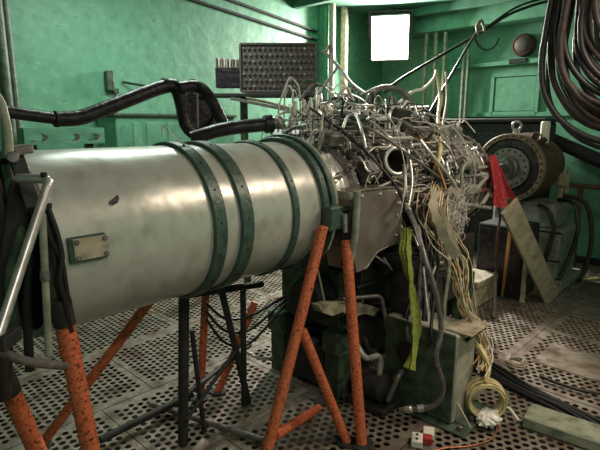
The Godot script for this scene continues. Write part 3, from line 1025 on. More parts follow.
func build_engine() -> void:
	var t := thing("gas_turbine", "gas turbine wrapped in a tangle of pipes and fittings", "engine", Vector3(3.0, AXIS - 0.35, 0))
	var casings := [
		["exhaust_cone", "dull_steel", [Vector2(2.066, 0.33), Vector2(2.08, 0.345), Vector2(2.12, 0.345), Vector2(2.12, 0.31)]],
		["hot_section", "bright", [Vector2(2.12, 0.312), Vector2(2.16, 0.318), Vector2(2.21, 0.316), Vector2(2.215, 0.325), Vector2(2.235, 0.325), Vector2(2.24, 0.314), Vector2(2.30, 0.306)]],
		["rear_flange", "dull_steel", [Vector2(2.30, 0.28), Vector2(2.30, 0.345), Vector2(2.335, 0.345), Vector2(2.335, 0.28)]],
		["combustor_casing", "burnt", [Vector2(2.335, 0.29), Vector2(2.45, 0.30), Vector2(2.62, 0.285), Vector2(2.70, 0.27)]],
		["middle_flange", "dull_steel", [Vector2(2.70, 0.25), Vector2(2.70, 0.335), Vector2(2.74, 0.335), Vector2(2.74, 0.25)]],
		["compressor_casing", "burnt", [Vector2(2.74, 0.275), Vector2(3.0, 0.265), Vector2(3.22, 0.275)]],
		["front_flange", "dull_steel", [Vector2(3.22, 0.25), Vector2(3.22, 0.35), Vector2(3.26, 0.35), Vector2(3.26, 0.25)]],
		["front_casing", "dull_steel", [Vector2(3.26, 0.29), Vector2(3.40, 0.345), Vector2(3.46, 0.35), Vector2(4.02, 0.35)]],
		["intake_flange", "dull_steel", [Vector2(4.02, 0.30), Vector2(4.02, 0.385), Vector2(4.07, 0.385), Vector2(4.07, 0.30)]],
		["intake_bell", "grey_green", [Vector2(4.07, 0.36), Vector2(4.14, 0.35), Vector2(4.19, 0.32), Vector2(4.20, 0.24), Vector2(4.22, 0.10), Vector2(4.22, 0.0)]],
	]
	for c in casings:
		var st := start()
		lathe(st, c[2], 64, engine_axis(), c[0] == "hot_section" or c[0] == "intake_bell")
		part(c[0], st, M[c[1]], t)
	for x in [3.50, 3.60, 3.70, 3.80, 3.90, 3.975]:
		var st := start()
		drum(st, x - 0.012, x + 0.012, 0.372, 0.33, 64, 0.004)
		part("casing_rib", st, M.steel if x > 3.65 else M.dull_steel, t)
	# lengthwise straps over the front casing
	for k in 7:
		var st := start()
		bar(st, polar(3.46, -10.0 + k * 22.0, 0.374), polar(4.03, -10.0 + k * 22.0, 0.374), 0.012, 0.03, radial(-10.0 + k * 22.0))
		part("casing_strap", st, M.steel, t)
	for f in [[2.318, 0.345, 36], [2.72, 0.335, 36], [3.24, 0.35, 40], [4.045, 0.385, 44]]:
		for k in int(f[2]):
			var a: float = 360.0 * k / f[2]
			if a < 150.0 or a > 310.0:
				bolt_part("flange_bolt", t, M.steel, polar(f[0], a, f[1]), radial(a), 0.008, 0.010)
	# grey sheet box on the near side, its lower corner cut away
	var z0 := 0.26
	var poly := PackedVector2Array()
	for q in [Vector3(2.096, 1.303, 0.460), Vector3(2.121, 1.338, 0.460), Vector3(2.191, 1.347, 0.460), Vector3(2.526, 1.334, 0.460), Vector3(2.572, 1.300, 0.460), Vector3(2.582, 1.002, 0.460), Vector3(2.342, 0.971, 0.460), Vector3(2.238, 0.896, 0.460), Vector3(2.146, 0.893, 0.460), Vector3(2.105, 1.026, 0.460)]:
		poly.append(Vector2(q.x, q.y))
	var st := start()
	prism(st, poly, 0.20, Transform3D(Basis.IDENTITY, Vector3(0, 0, z0)))
	var sb := part("sheet_box", st, M.box_sheet, t)
	st = start()
	var rim := []
	for q in poly:
		rim.append(Vector3(q.x, q.y, 0.462))
	rim.append(rim[0])
	tube(st, rim, 0.006, 6)
	part("box_seam", st, M.dull_steel, sb)
	for q in [Vector3(2.181, 1.316, 0.462), Vector3(2.351, 1.310, 0.462), Vector3(2.515, 1.299, 0.462), Vector3(2.535, 1.164, 0.462), Vector3(2.532, 1.042, 0.462)]:
		bolt_part("bolt", sb, M.bright, q, Vector3.BACK, 0.008, 0.008)
	# round pipe in front of the box's left edge
	part("drain_pipe", tubed(bends([Vector3(2.099, 1.354, 0.490), Vector3(2.101, 1.278, 0.490), Vector3(2.090, 1.117, 0.490), Vector3(2.090, 0.962, 0.460)], 0.03), 0.020, 12), M.grey_green, t)
	# open bleed stub
	st = start()
	var b0 := polar(2.72, 48.0, 0.26)
	var b1 := Vector3(2.608, 1.480, 0.400)
	lathe(st, [Vector2(0, 0.075), Vector2(b0.distance_to(b1) - 0.03, 0.075), Vector2(b0.distance_to(b1) - 0.03, 0.088), Vector2(b0.distance_to(b1), 0.088), Vector2(b0.distance_to(b1), 0.066), Vector2(0.02, 0.066), Vector2(0.02, 0.0)], 32, aim(b0, b1))
	part("bleed_stub", st, M.burnt, t)
	st = start()
	tube(st, ring_points(b1, (b1 - b0).normalized(), 0.079, 32), 0.012, 8, false)
	part("stub_lip", st, M.bright, t)
	# can shaped bodies along the near side: pumps, filters, starters
	var cans := [[2.46, 62.0, 0.34, 0.055, 0.20, "dull_steel"], [2.95, 70.0, 0.36, 0.06, 0.22, "steel"], [3.12, 20.0, 0.36, 0.07, 0.18, "dark"], [3.36, 50.0, 0.40, 0.055, 0.20, "grey_green"], [3.30, -8.0, 0.38, 0.075, 0.20, "black_pipe"], [2.62, 12.0, 0.34, 0.06, 0.16, "dark"], [3.62, 74.0, 0.42, 0.05, 0.16, "steel"], [2.85, -20.0, 0.36, 0.07, 0.25, "dark"], [3.60, 25.0, 0.42, 0.05, 0.18, "steel"], [2.78, 92.0, 0.42, 0.06, 0.24, "dull_steel"], [3.2, 96.0, 0.42, 0.065, 0.22, "burnt"]]
	for c in cans:
		st = start()
		var o := polar(c[0] - c[4] * 0.5, c[1], c[2])
		var r: float = c[3]
		var l: float = c[4]
		lathe(st, [Vector2(-0.01, 0.0), Vector2(-0.01, r * 0.55), Vector2(0.0, r * 0.6), Vector2(0.0, r * 0.96), Vector2(0.008, r), Vector2(l * 0.3, r), Vector2(l * 0.3, r * 1.12), Vector2(l * 0.38, r * 1.12), Vector2(l * 0.38, r * 0.95), Vector2(l * 0.9, r * 0.92), Vector2(l, r * 0.7), Vector2(l, r * 0.35), Vector2(l + 0.03, r * 0.3), Vector2(l + 0.03, 0.0)], 24, Transform3D(Basis.IDENTITY, o).rotated_local(Vector3.UP, rng.randf_range(-0.3, 0.3)))
		part("accessory_can", st, M[c[5]], t)
	# control boxes on the top
	for c in [[2.32, 70.0, 0.40, Vector3(0.14, 0.08, 0.10), "dull_steel"], [2.62, 84.0, 0.46, Vector3(0.16, 0.14, 0.12), "dark_green"], [3.05, 80.0, 0.50, Vector3(0.18, 0.16, 0.14), "dark"], [3.42, 84.0, 0.46, Vector3(0.14, 0.12, 0.12), "dull_steel"], [3.8, 70.0, 0.43, Vector3(0.12, 0.08, 0.10), "grey_paint"], [2.45, 30.0, 0.36, Vector3(0.12, 0.10, 0.10), "dull_steel"], [3.5, -2.0, 0.42, Vector3(0.14, 0.14, 0.08), "grey_paint"]]:
		st = start()
		var xf := aim(polar(c[0], c[1], c[2]), polar(c[0] + 1.0, c[1], c[2]), radial(c[1]))
		box(st, xf, c[3], 0.012)
		for s in [-1.0, 1.0]:
			bolt(st, xf * Vector3(s * c[3].x * 0.36, c[3].y * 0.5, 0.02), xf.basis.y, 0.008, 0.012)
		part("control_box", st, M[c[4]], t)
	# the tangle: rigid pipes that follow the casing
	var palette := ["steel", "bright", "dull_steel", "bright", "dull_steel", "burnt", "steel", "bright", "rubber", "string", "black_pipe", "white", "steel"]
	for i in 300:
		var x := rng.randf_range(2.2, 3.42) if i < 220 else rng.randf_range(2.32, 2.7)
		var a := rng.randf_range(-40.0, 118.0) if i < 220 else rng.randf_range(30.0, 115.0)
		var top := clampf((a - 45.0) / 60.0, 0.0, 1.0)
		var r := rng.randf_range(0.315, 0.42 + 0.2 * top)
		if a < 22.0 and x < 2.62:
			x = rng.randf_range(2.75, 3.4)
		var ctl := [Vector3(x, a, 0.27), Vector3(x, a, r)]
		var along := rng.randf() < 0.5
		for k in rng.randi_range(2, 4):
			if along:
				x = clampf(x + rng.randf_range(0.05, 0.30) * (1.0 if rng.randf() < 0.5 else -1.0), 2.28 if a > 24.0 else 2.66, 3.44)
			else:
				a = clampf(a + rng.randf_range(6.0, 32.0) * (1.0 if rng.randf() < 0.5 else -1.0), -45.0 if x > 2.66 else 26.0, 125.0)
			ctl.append(Vector3(x, a, r))
			along = not along
		ctl.append(Vector3(x, a, 0.27))
		var rad: float = [0.003, 0.004, 0.004, 0.005, 0.006, 0.008, 0.011][rng.randi_range(0, 6)]
		var p := route(ctl)
		# keep the open bleed stub and the polished hot section in sight
		var clear := true
		for q in p:
			var along_stub: float = clampf((q - b0).dot(b1 - b0) / b0.distance_squared_to(b1), 0.0, 1.6)
			if (b0 + (b1 - b0) * along_stub).distance_to(q) < 0.115 or (q.x < 2.30 and q.z > 0.1):
				clear = false
		if not clear:
			continue
		var o := part("engine_pipe", tubed(p, rad, 6), M[palette[rng.randi_range(0, palette.size() - 1)]], t)
		if i % 2 == 0:
			for e in [[p[1], p[0]], [p[p.size() - 2], p[p.size() - 1]]]:
				bolt_part("union_nut", o, M.bright if i % 4 == 0 else M.steel, e[0], (e[1] - e[0] as Vector3).normalized(), rad * 1.9, 0.026)
	# thin harness wires draped over the casing
	for i in 110:
		var x := rng.randf_range(2.3, 3.7)
		var a := rng.randf_range(-20.0, 110.0)
		var p := []
		var r := rng.randf_range(0.36, 0.44 + (0.16 if a > 60.0 else 0.0))
		var da := rng.randf_range(-14.0, 6.0)
		var dx := rng.randf_range(-0.11, 0.13)
		for k in 7:
			p.append(polar(x, a, r + rng.randf_range(-0.02, 0.03)))
			x = clampf(x + dx + rng.randf_range(-0.04, 0.04), 2.32, 3.75)
			a = clampf(a + da + rng.randf_range(-5.0, 5.0), -40.0, 120.0)
		var clear := true
		for q in p:
			if (q as Vector3).distance_to(b1) < 0.10:
				clear = false
		if clear:
			part("harness_wire", tubed(curve(p, 4), rng.randf_range(0.002, 0.0045), 5), M[["rubber", "string", "white", "bright", "dull_steel", "rubber", "bright", "tan", "string"][i % 9]], t)
	# bright fittings and caps scattered on the casing
	for i in 230:
		var x := rng.randf_range(2.14, 3.98)
		var a := rng.randf_range(-30.0, 112.0)
		if (x < 2.62 and a < 24.0) or (x > 3.45 and i % 3 > 0):
			continue
		var r0 := 0.30 if x < 3.4 else 0.36
		var l := rng.randf_range(0.03, 0.12 + (0.14 if a > 60.0 else 0.0))
		var d := (radial(a) + Vector3(rng.randf_range(-0.6, 0.6), 0, 0)).normalized()
		var o := polar(x, a, r0 - 0.02)
		if o.distance_to(b1) < 0.15:
			continue
		var r := rng.randf_range(0.007, 0.019)
		st = start()
		lathe(st, [Vector2(0, r * 0.7), Vector2(l * 0.6, r * 0.7), Vector2(l * 0.6, r * 1.2), Vector2(l * 0.8, r * 1.2), Vector2(l * 0.8, r * 0.8), Vector2(l, r * 0.7), Vector2(l, 0)], 8, aim(o, o + d))
		part("fitting", st, M[["bright", "steel", "white", "dull_steel", "burnt", "white"][rng.randi_range(0, 5)]], t)
	# arched cowl and upper pipework behind the crest of the engine
	st = start()
	var arch := PackedVector2Array()
	for k in 17:
		arch.append(Vector2(cos(PI * k / 16.0) * 0.19, sin(PI * k / 16.0) * 0.16))
	for k in 17:
		arch.append(Vector2(-cos(PI * k / 16.0) * 0.165, sin(PI * k / 16.0) * 0.135))
	prism(st, arch, 0.22, Transform3D(Basis(Vector3(0.69, 0, 0.72), Vector3.UP, Vector3(-0.72, 0, 0.69)), Vector3(3.570, 1.839, -0.360)))
	part("arched_cowl", st, M.burnt, t)
	st = start()
	block(st, Vector3(2.5, 1.30, -0.62), Vector3(3.9, 1.66, -0.30), 0.03)
	part("rear_manifold", st, M.burnt, t)
	for i in 120:
		var x := rng.randf_range(2.55, 3.5)
		var z := rng.randf_range(-0.55, 0.05)
		var base := Vector3(x, AXIS + 0.33 + rng.randf_range(0.0, 0.12), z)
		var tall := rng.randf_range(0.08, 0.36 if z < -0.15 else 0.26)
		var dx := rng.randf_range(-0.32, 0.32)
		var dz := rng.randf_range(-0.2, 0.2)
		var p := [base, base + Vector3(dx * 0.1, tall * 0.8, dz * 0.1), base + Vector3(dx * 0.5, tall * rng.randf_range(0.7, 1.1), dz * 0.5), base + Vector3(dx * 0.95, tall * rng.randf_range(0.3, 0.8), dz * 0.9), base + Vector3(dx, -0.04, dz)]
		part("upper_pipe", tubed(bends(p, 0.05, 4), [0.003, 0.003, 0.004, 0.005, 0.007, 0.010][rng.randi_range(0, 5)], 6), M[palette[rng.randi_range(0, palette.size() - 1)]], t)
	for i in 70:
		var o := Vector3(rng.randf_range(2.4, 3.7), AXIS + 0.36, rng.randf_range(-0.5, 0.0))
		var l := rng.randf_range(0.06, 0.28)
		var r := rng.randf_range(0.008, 0.020)
		st = start()
		lathe(st, [Vector2(0, r * 0.7), Vector2(l * 0.7, r * 0.7), Vector2(l * 0.7, r * 1.2), Vector2(l * 0.85, r * 1.2), Vector2(l * 0.85, r * 0.8), Vector2(l, r * 0.7), Vector2(l, 0)], 8, aim(o, o + Vector3(rng.randf_range(-0.5, 0.5), 1.0, rng.randf_range(-0.4, 0.4))))
		part("fitting", st, M[["bright", "steel", "white", "dull_steel", "brass", "white"][rng.randi_range(0, 5)]], t)
	for i in 46:
		var o := Vector3(rng.randf_range(2.60, 2.95), rng.randf_range(0.86, 1.22), rng.randf_range(0.30, 0.50))
		var dd := Vector3(rng.randf_range(-1.0, 0.3), rng.randf_range(-0.6, 0.6), rng.randf_range(0.2, 1.0)).normalized()
		var l := rng.randf_range(0.03, 0.10)
		var r := rng.randf_range(0.006, 0.016)
		st = start()
		lathe(st, [Vector2(-0.12, r * 0.6), Vector2(l * 0.6, r * 0.7), Vector2(l * 0.6, r * 1.2), Vector2(l * 0.8, r * 1.2), Vector2(l * 0.8, r * 0.8), Vector2(l, r * 0.7), Vector2(l, 0)], 8, aim(o, o + dd))
		part("fitting", st, M[["bright", "dull_steel", "black_pipe", "white", "burnt"][i % 5]], t)
	st = start()
	rod(st, Vector3(2.72, 1.14, 0.30), Vector3(2.72, 1.14, 0.52), 0.075, 28, 0.012)
	part("black_drum", st, M.black_pipe, t)
	# two stout polished struts near the red cloth and a bent tube
	for q in [[Vector3(3.546, 1.141, 0.420), Vector3(3.939, 1.324, 0.420)], [Vector3(3.768, 1.088, 0.440), Vector3(4.070, 1.242, 0.420)], [Vector3(3.356, 1.140, 0.420), Vector3(3.972, 1.029, 0.420)], [Vector3(3.073, 1.220, 0.420), Vector3(3.453, 1.225, 0.420)]]:
		part("front_strut", tubed([q[0], q[1]], 0.017, 10), M.steel, t)
	part("bent_tube", tubed(bends([Vector3(3.393, 1.255, 0.440), Vector3(3.390, 1.391, 0.440), Vector3(3.551, 1.439, 0.420), Vector3(3.661, 1.373, 0.420), Vector3(4.035, 1.365, 0.400)], 0.05), 0.013, 8), M.grey_green, t)
	# the skid that carries it
	for x in [2.35, 3.1, 3.85]:
		st = start()
		block(st, Vector3(x - 0.05, 0.42, -0.3), Vector3(x + 0.05, AXIS - 0.26, 0.22), 0.008)
		part("saddle", st, M.dark_green, t)
	st = start()
	block(st, Vector3(2.2, 0.30, -0.34), Vector3(4.1, 0.44, -0.22), 0.008)
	block(st, Vector3(2.2, 0.30, 0.16), Vector3(4.1, 0.44, 0.28), 0.008)
	part("skid_beams", st, M.dark_green, t)
	for x in [2.3, 3.2, 4.0]:
		for z in [-0.28, 0.22]:
			st = start()
			block(st, Vector3(x - 0.07, 0.0, z - 0.06), Vector3(x + 0.07, 0.30, z + 0.06), 0.006)
			part("skid_foot", st, M.dark_green, t)
	st = start()
	block(st, Vector3(2.24, 0.02, -0.20), Vector3(4.05, 0.31, 0.14), 0.01)
	block(st, Vector3(2.42, 0.30, -0.30), Vector3(4.0, 0.80, 0.30), 0.01)
	part("base_block", st, M.dark, t)
	# hoses dropping from the casing to the pedestal
	for i in 16:
		var p0 := polar(rng.randf_range(2.62, 3.1), rng.randf_range(-35.0, 5.0), 0.36)
		var p1 := Vector3(rng.randf_range(2.42, 2.9), rng.randf_range(0.35, 0.75), rng.randf_range(0.45, 0.80))
		var m := (p0 + p1) * 0.5 + Vector3(rng.randf_range(-0.08, 0.12), rng.randf_range(-0.05, 0.1), rng.randf_range(0.02, 0.14))
		part("drop_hose", tubed(curve([p0, p0 + (m - p0) * 0.4 + Vector3(0, 0, 0.06), m, p1, p1 - Vector3(0.02, 0.12, -0.02)], 6), rng.randf_range(0.006, 0.015), 7), M[["rubber", "dull_steel", "steel", "black_pipe", "grey_green", "rubber"][i % 6]], t)
	# oil tank slung under it
	st = start()
	lathe(st, [Vector2(2.16, 0.0), Vector2(2.16, 0.13), Vector2(2.19, 0.15), Vector2(2.40, 0.15), Vector2(2.43, 0.13), Vector2(2.43, 0.0)], 32, Transform3D(Basis.IDENTITY, Vector3(0, 0.62, 0.05)))
	part("oil_tank", st, M.dark, t)
	# low pipes below the casing
	for i in 20:
		var x := rng.randf_range(2.1, 2.9)
		var y := rng.randf_range(0.5, 0.98)
		var z := rng.randf_range(0.15, 0.42)
		var p := [Vector3(x, y, z), Vector3(x + rng.randf_range(0.1, 0.4), y + rng.randf_range(-0.1, 0.05), z + rng.randf_range(-0.1, 0.1))]
		p.append(p[1] + Vector3(rng.randf_range(-0.05, 0.15), -rng.randf_range(0.1, 0.4), 0.03))
		p.append(p[2] + Vector3(rng.randf_range(0.05, 0.3), 0, rng.randf_range(-0.1, 0.15)))
		part("sump_pipe", tubed(bends(p, 0.05), rng.randf_range(0.008, 0.02), 8), M[["black_pipe", "rubber", "dull_steel", "dark", "burnt"][rng.randi_range(0, 4)]], t)

# ---------------------------------------------------------------- dynamometer behind the turbine
func build_dyno() -> void:
	var t := thing("dynamometer", "round dynamometer with a bolted face ring and an eyebolt on top", "machine", Vector3(5.7, 0, 0))
	var st := start()
	lathe(st, [Vector2(5.44, 0.0), Vector2(5.44, 0.352), Vector2(5.85, 0.365), Vector2(5.9, 0.32), Vector2(6.3, 0.28), Vector2(6.3, 0.0)], 64, engine_axis())
	part("housing", st, M.rust, t)
	st = start()
	drum(st, 5.36, 5.43, 0.362, 0.312, 80, 0.008)
	var ring := part("face_ring", st, M.rust_pale, t)
	for k in 30:
		st = start()
		var a := k * 12.0
		bolt(st, polar(5.36, a, 0.337), Vector3.LEFT, 0.010, 0.014)
		part("bolt", st, M.dark, ring)
	st = start()
	lathe(st, [Vector2(5.40, 0.32), Vector2(5.385, 0.30), Vector2(5.38, 0.23), Vector2(5.40, 0.21), Vector2(5.40, 0.0)], 64, engine_axis())
	part("face_plate", st, M.black_pipe, t)
	st = start()
	drum(st, 5.335, 5.40, 0.215, 0.12, 64, 0.006)
	var fl := part("coupling_flange", st, M.grey_paint, t)
	for k in 18:
		st = start()
		var a := k * 20.0 + 8.0
		rod(st, polar(5.337, a, 0.188), polar(5.328, a, 0.188), 0.012, 10)
		part("bolt_hole", st, M.rubber, fl)
	st = start()
	lathe(st, [Vector2(5.36, 0.13), Vector2(5.30, 0.12), Vector2(5.28, 0.10), Vector2(5.22, 0.095), Vector2(5.22, 0.06), Vector2(4.95, 0.055), Vector2(4.95, 0.085), Vector2(4.90, 0.085), Vector2(4.90, 0.05), Vector2(4.225, 0.05)], 32, engine_axis())
	part("shaft", st, M.dull_steel, t)
	# eyebolt
	st = start()
	var top := Vector3(5.5, AXIS + 0.355, 0.0)
	rod(st, top, top + Vector3(0, 0.05, 0), 0.035, 16, 0.005)
	tube(st, ring_points(top + Vector3(0, 0.085, 0), Vector3(0.8, 0, -0.6), 0.045, 24), 0.013, 8)
	part("eyebolt", st, M.steel, t)
	# lugs on the housing
	for a in [48.0, 62.0]:
		st = start()
		var xf := aim(polar(5.55, a, 0.37), polar(5.55, a, 0.6), Vector3.RIGHT)
		box(st, xf, Vector3(0.10, 0.09, 0.05), 0.006)
		part("lug", st, M.rust, t)
	# pedestal
	st = start()
	block(st, Vector3(5.40, 0.0, -0.30), Vector3(6.1, 0.10, 0.62), 0.01)
	block(st, Vector3(5.45, 0.08, -0.25), Vector3(6.05, 0.62, 0.55), 0.03)
	block(st, Vector3(5.50, 0.60, -0.20), Vector3(6.0, 0.88, 0.46), 0.04)
	part("pedestal", st, M.grey_paint, t)
	st = start()
	for y in [0.30, 0.60]:
		block(st, Vector3(5.442, y - 0.008, -0.24), Vector3(5.47, y + 0.008, 0.56), 0.002)
	part("pedestal_joint", st, M.dark, t)
	# coolant hoses curling down the pedestal
	part("hose", tubed(curve([Vector3(5.5, 0.86, 0.30), Vector3(5.42, 0.82, 0.42), Vector3(5.38, 0.65, 0.50), Vector3(5.37, 0.35, 0.46), Vector3(5.38, 0.12, 0.40)]), 0.022, 12), M.rubber_brown, t)
	part("hose", tubed(curve([Vector3(5.8, 0.90, 0.40), Vector3(5.7, 0.88, 0.58), Vector3(5.62, 0.66, 0.66), Vector3(5.60, 0.36, 0.62), Vector3(5.45, 0.12, 0.58)]), 0.022, 12), M.rubber, t)
	part("hose", tubed(curve([Vector3(6.0, 0.92, 0.38), Vector3(5.98, 0.86, 0.62), Vector3(5.95, 0.5, 0.72), Vector3(5.9, 0.15, 0.70), Vector3(5.8, 0.05, 0.68)]), 0.024, 12), M.rubber_brown, t)
	# white canister on a bracket
	var cp := Vector3(5.620, 1.504, 0.250)
	var cn := thing("white_canister", "small white upright canister to the right of the dynamometer's top", "canister", cp)
	st = start()
	lathe(st, [Vector2(0, 0), Vector2(0, 0.042), Vector2(0.01, 0.046), Vector2(0.21, 0.046), Vector2(0.225, 0.038), Vector2(0.225, 0.0)], 24, aim(cp, cp + Vector3.UP))
	part("body", st, M.white, cn)
	st = start()
	rod(st, cp - Vector3(0, 0.03, 0), cp, 0.03, 16)
	block(st, cp + Vector3(-0.05, -0.045, -0.06), cp + Vector3(0.05, -0.028, 0.06))
	bar(st, cp + Vector3(0, -0.04, 0), polar(5.62, 60.0, 0.35), 0.03, 0.03)
	part("bracket", st, M.rust, cn)
	# board leaning on the dynamometer
	var p0 := Vector3(5.068, 0.020, 0.643)
	var p1 := Vector3(4.106, 1.041, 0.520)
	st = start()
	var xf := aim(p0, p1, Vector3(-0.45, 0.0, 0.89).cross((p1 - p0).normalized()))
	xf.origin = (p0 + p1) * 0.5
	box(st, xf, Vector3(p0.distance_to(p1), 0.19, 0.03), 0.004)
	single("leaning_board", st, M.wood, "long grey board leaning from the floor towards the dynamometer", "board")
	# dark cabinet behind the board
	var dc := thing("floor_cabinet", "dark blue-grey cabinet on the floor behind the leaning board", "cabinet", Vector3(5.05, 0, 0.2))
	st = start()
	block(st, Vector3(4.85, 0.0, -0.05), Vector3(5.28, 0.72, 0.40), 0.01)
	part("body", st, M.dark, dc)
	st = start()
	block(st, Vector3(4.835, 0.05, -0.02), Vector3(4.852, 0.68, 0.37), 0.004)
	part("door", st, M.black_pipe, dc)
	st = start()
	block(st, Vector3(4.80, 0.0, 0.43), Vector3(4.84, 0.62, 0.47), 0.004)
	single("white_post", st, M.tan, "thin pale upright standing before the dark cabinet beside the leaning board", "post")
	# tan crate further in
	st = start()
	block(st, Vector3(4.35, 0.0, -0.25), Vector3(4.75, 0.24, 0.20), 0.012)
	var crate := single("tan_crate", st, M.tan, "low tan box on the floor beneath the turbine's front end", "box")
	st = start()
	block(st, Vector3(4.33, 0.20, -0.27), Vector3(4.77, 0.26, 0.22), 0.008)
	part("lid", st, M.tan, crate)
	# rusty rail with posts on the right
	var rl := thing("rusty_rail", "rusty rail on posts right of the dynamometer", "rail", Vector3(6.6, 0, 0.7))
	part("top_rail", tubed([Vector3(6.600, 0.982, 0.183), Vector3(6.600, 0.968, 0.846)], 0.03, 10), M.rust, rl)
	st = start()
	var pp := Vector3(6.600, 0.964, 0.395)
	rod(st, Vector3(pp.x, 0.0, pp.z), pp, 0.032, 10)
	part("post", st, M.rust, rl)
	st = start()
	var pq := Vector3(6.600, 0.982, 0.183)
	rod(st, Vector3(pq.x, 0.0, pq.z), pq, 0.03, 10)
	part("post", st, M.rust, rl)
	st = start()
	var mp := Vector3(6.300, 1.009, 0.345)
	rod(st, Vector3(mp.x, 0.0, mp.z), Vector3(6.300, 1.227, 0.324), 0.016, 10)
	single("marker_stake", st, M.tan, "thin pale stake standing at the right of the dynamometer", "stake")
	st = start()
	block(st, mp + Vector3(-0.12, -0.02, -0.11), mp + Vector3(-0.05, 0.14, 0.02), 0.02)
	block(st, Vector3(mp.x - 0.11, 0.0, mp.z - 0.08), Vector3(mp.x - 0.07, mp.y - 0.015, mp.z - 0.03), 0.01)
	single("tan_bracket", st, M.tan, "tan block on a stem beside the pale stake", "bracket")

func build_red_cloth() -> void:
	# cloth hung over the end of the engine: two folds, wavy
	var st := start()
	var top := [Vector3(3.854, 1.463, 0.430), Vector3(4.054, 1.454, 0.410)]
	var bot := [Vector3(3.899, 1.108, 0.470), Vector3(4.650, 0.958, 0.430)]
	var nu := 18
	var nv := 20
	var g := []
	for i in nu + 1:
		var col := []
		for j in nv + 1:
			var u := float(i) / nu
			var v := float(j) / nv
			var p: Vector3 = (top[0] as Vector3).lerp(top[1], u).lerp((bot[0] as Vector3).lerp(bot[1], u), v)
			var off := sin(u * 17.0 + v * 3.0) * 0.034 * (0.25 + v) + sin(u * 5.0) * 0.02
			p += Vector3(-0.6, 0, 0.8) * off + Vector3(0, -0.05 * v * sin(u * 9.0), 0)
			col.append(p)
		g.append(col)
	for i in nu:
		for j in nv:
			quad(st, g[i][j], g[i + 1][j], g[i + 1][j + 1], g[i][j + 1])
			var n := Vector3(0.006, 0, -0.008)
			quad(st, g[i][j] + n, g[i][j + 1] + n, g[i + 1][j + 1] + n, g[i + 1][j] + n)
	single("red_cloth", st, M.red_cloth, "red cloth hanging over the front end of the turbine", "cloth")

# ---------------------------------------------------------------- struts
func strut(parent: Node3D, a: Vector3, b: Vector3, r: float, m: Material, dark_end := 0.0) -> void:
	var st := start()
	var p := []
	for k in 9:
		p.append(a.lerp(b, k / 8.0))
	tube(st, p, r, 16)
	var o := part("strut", st, m, parent)
	if dark_end > 0.0:
		st = start()
		var d := (b - a).normalized()
		rod(st, a - d * 0.01, a + d * dark_end, r * 1.12, 16, 0.003)
		part("sleeve", st, M.dark, o)
	st = start()
	if b.y < 0.02:
		rod(st, Vector3(b.x, 0.0, b.z), Vector3(b.x, 0.012, b.z), r * 2.2, 16, 0.003)
		part("foot", st, M.dark, o)

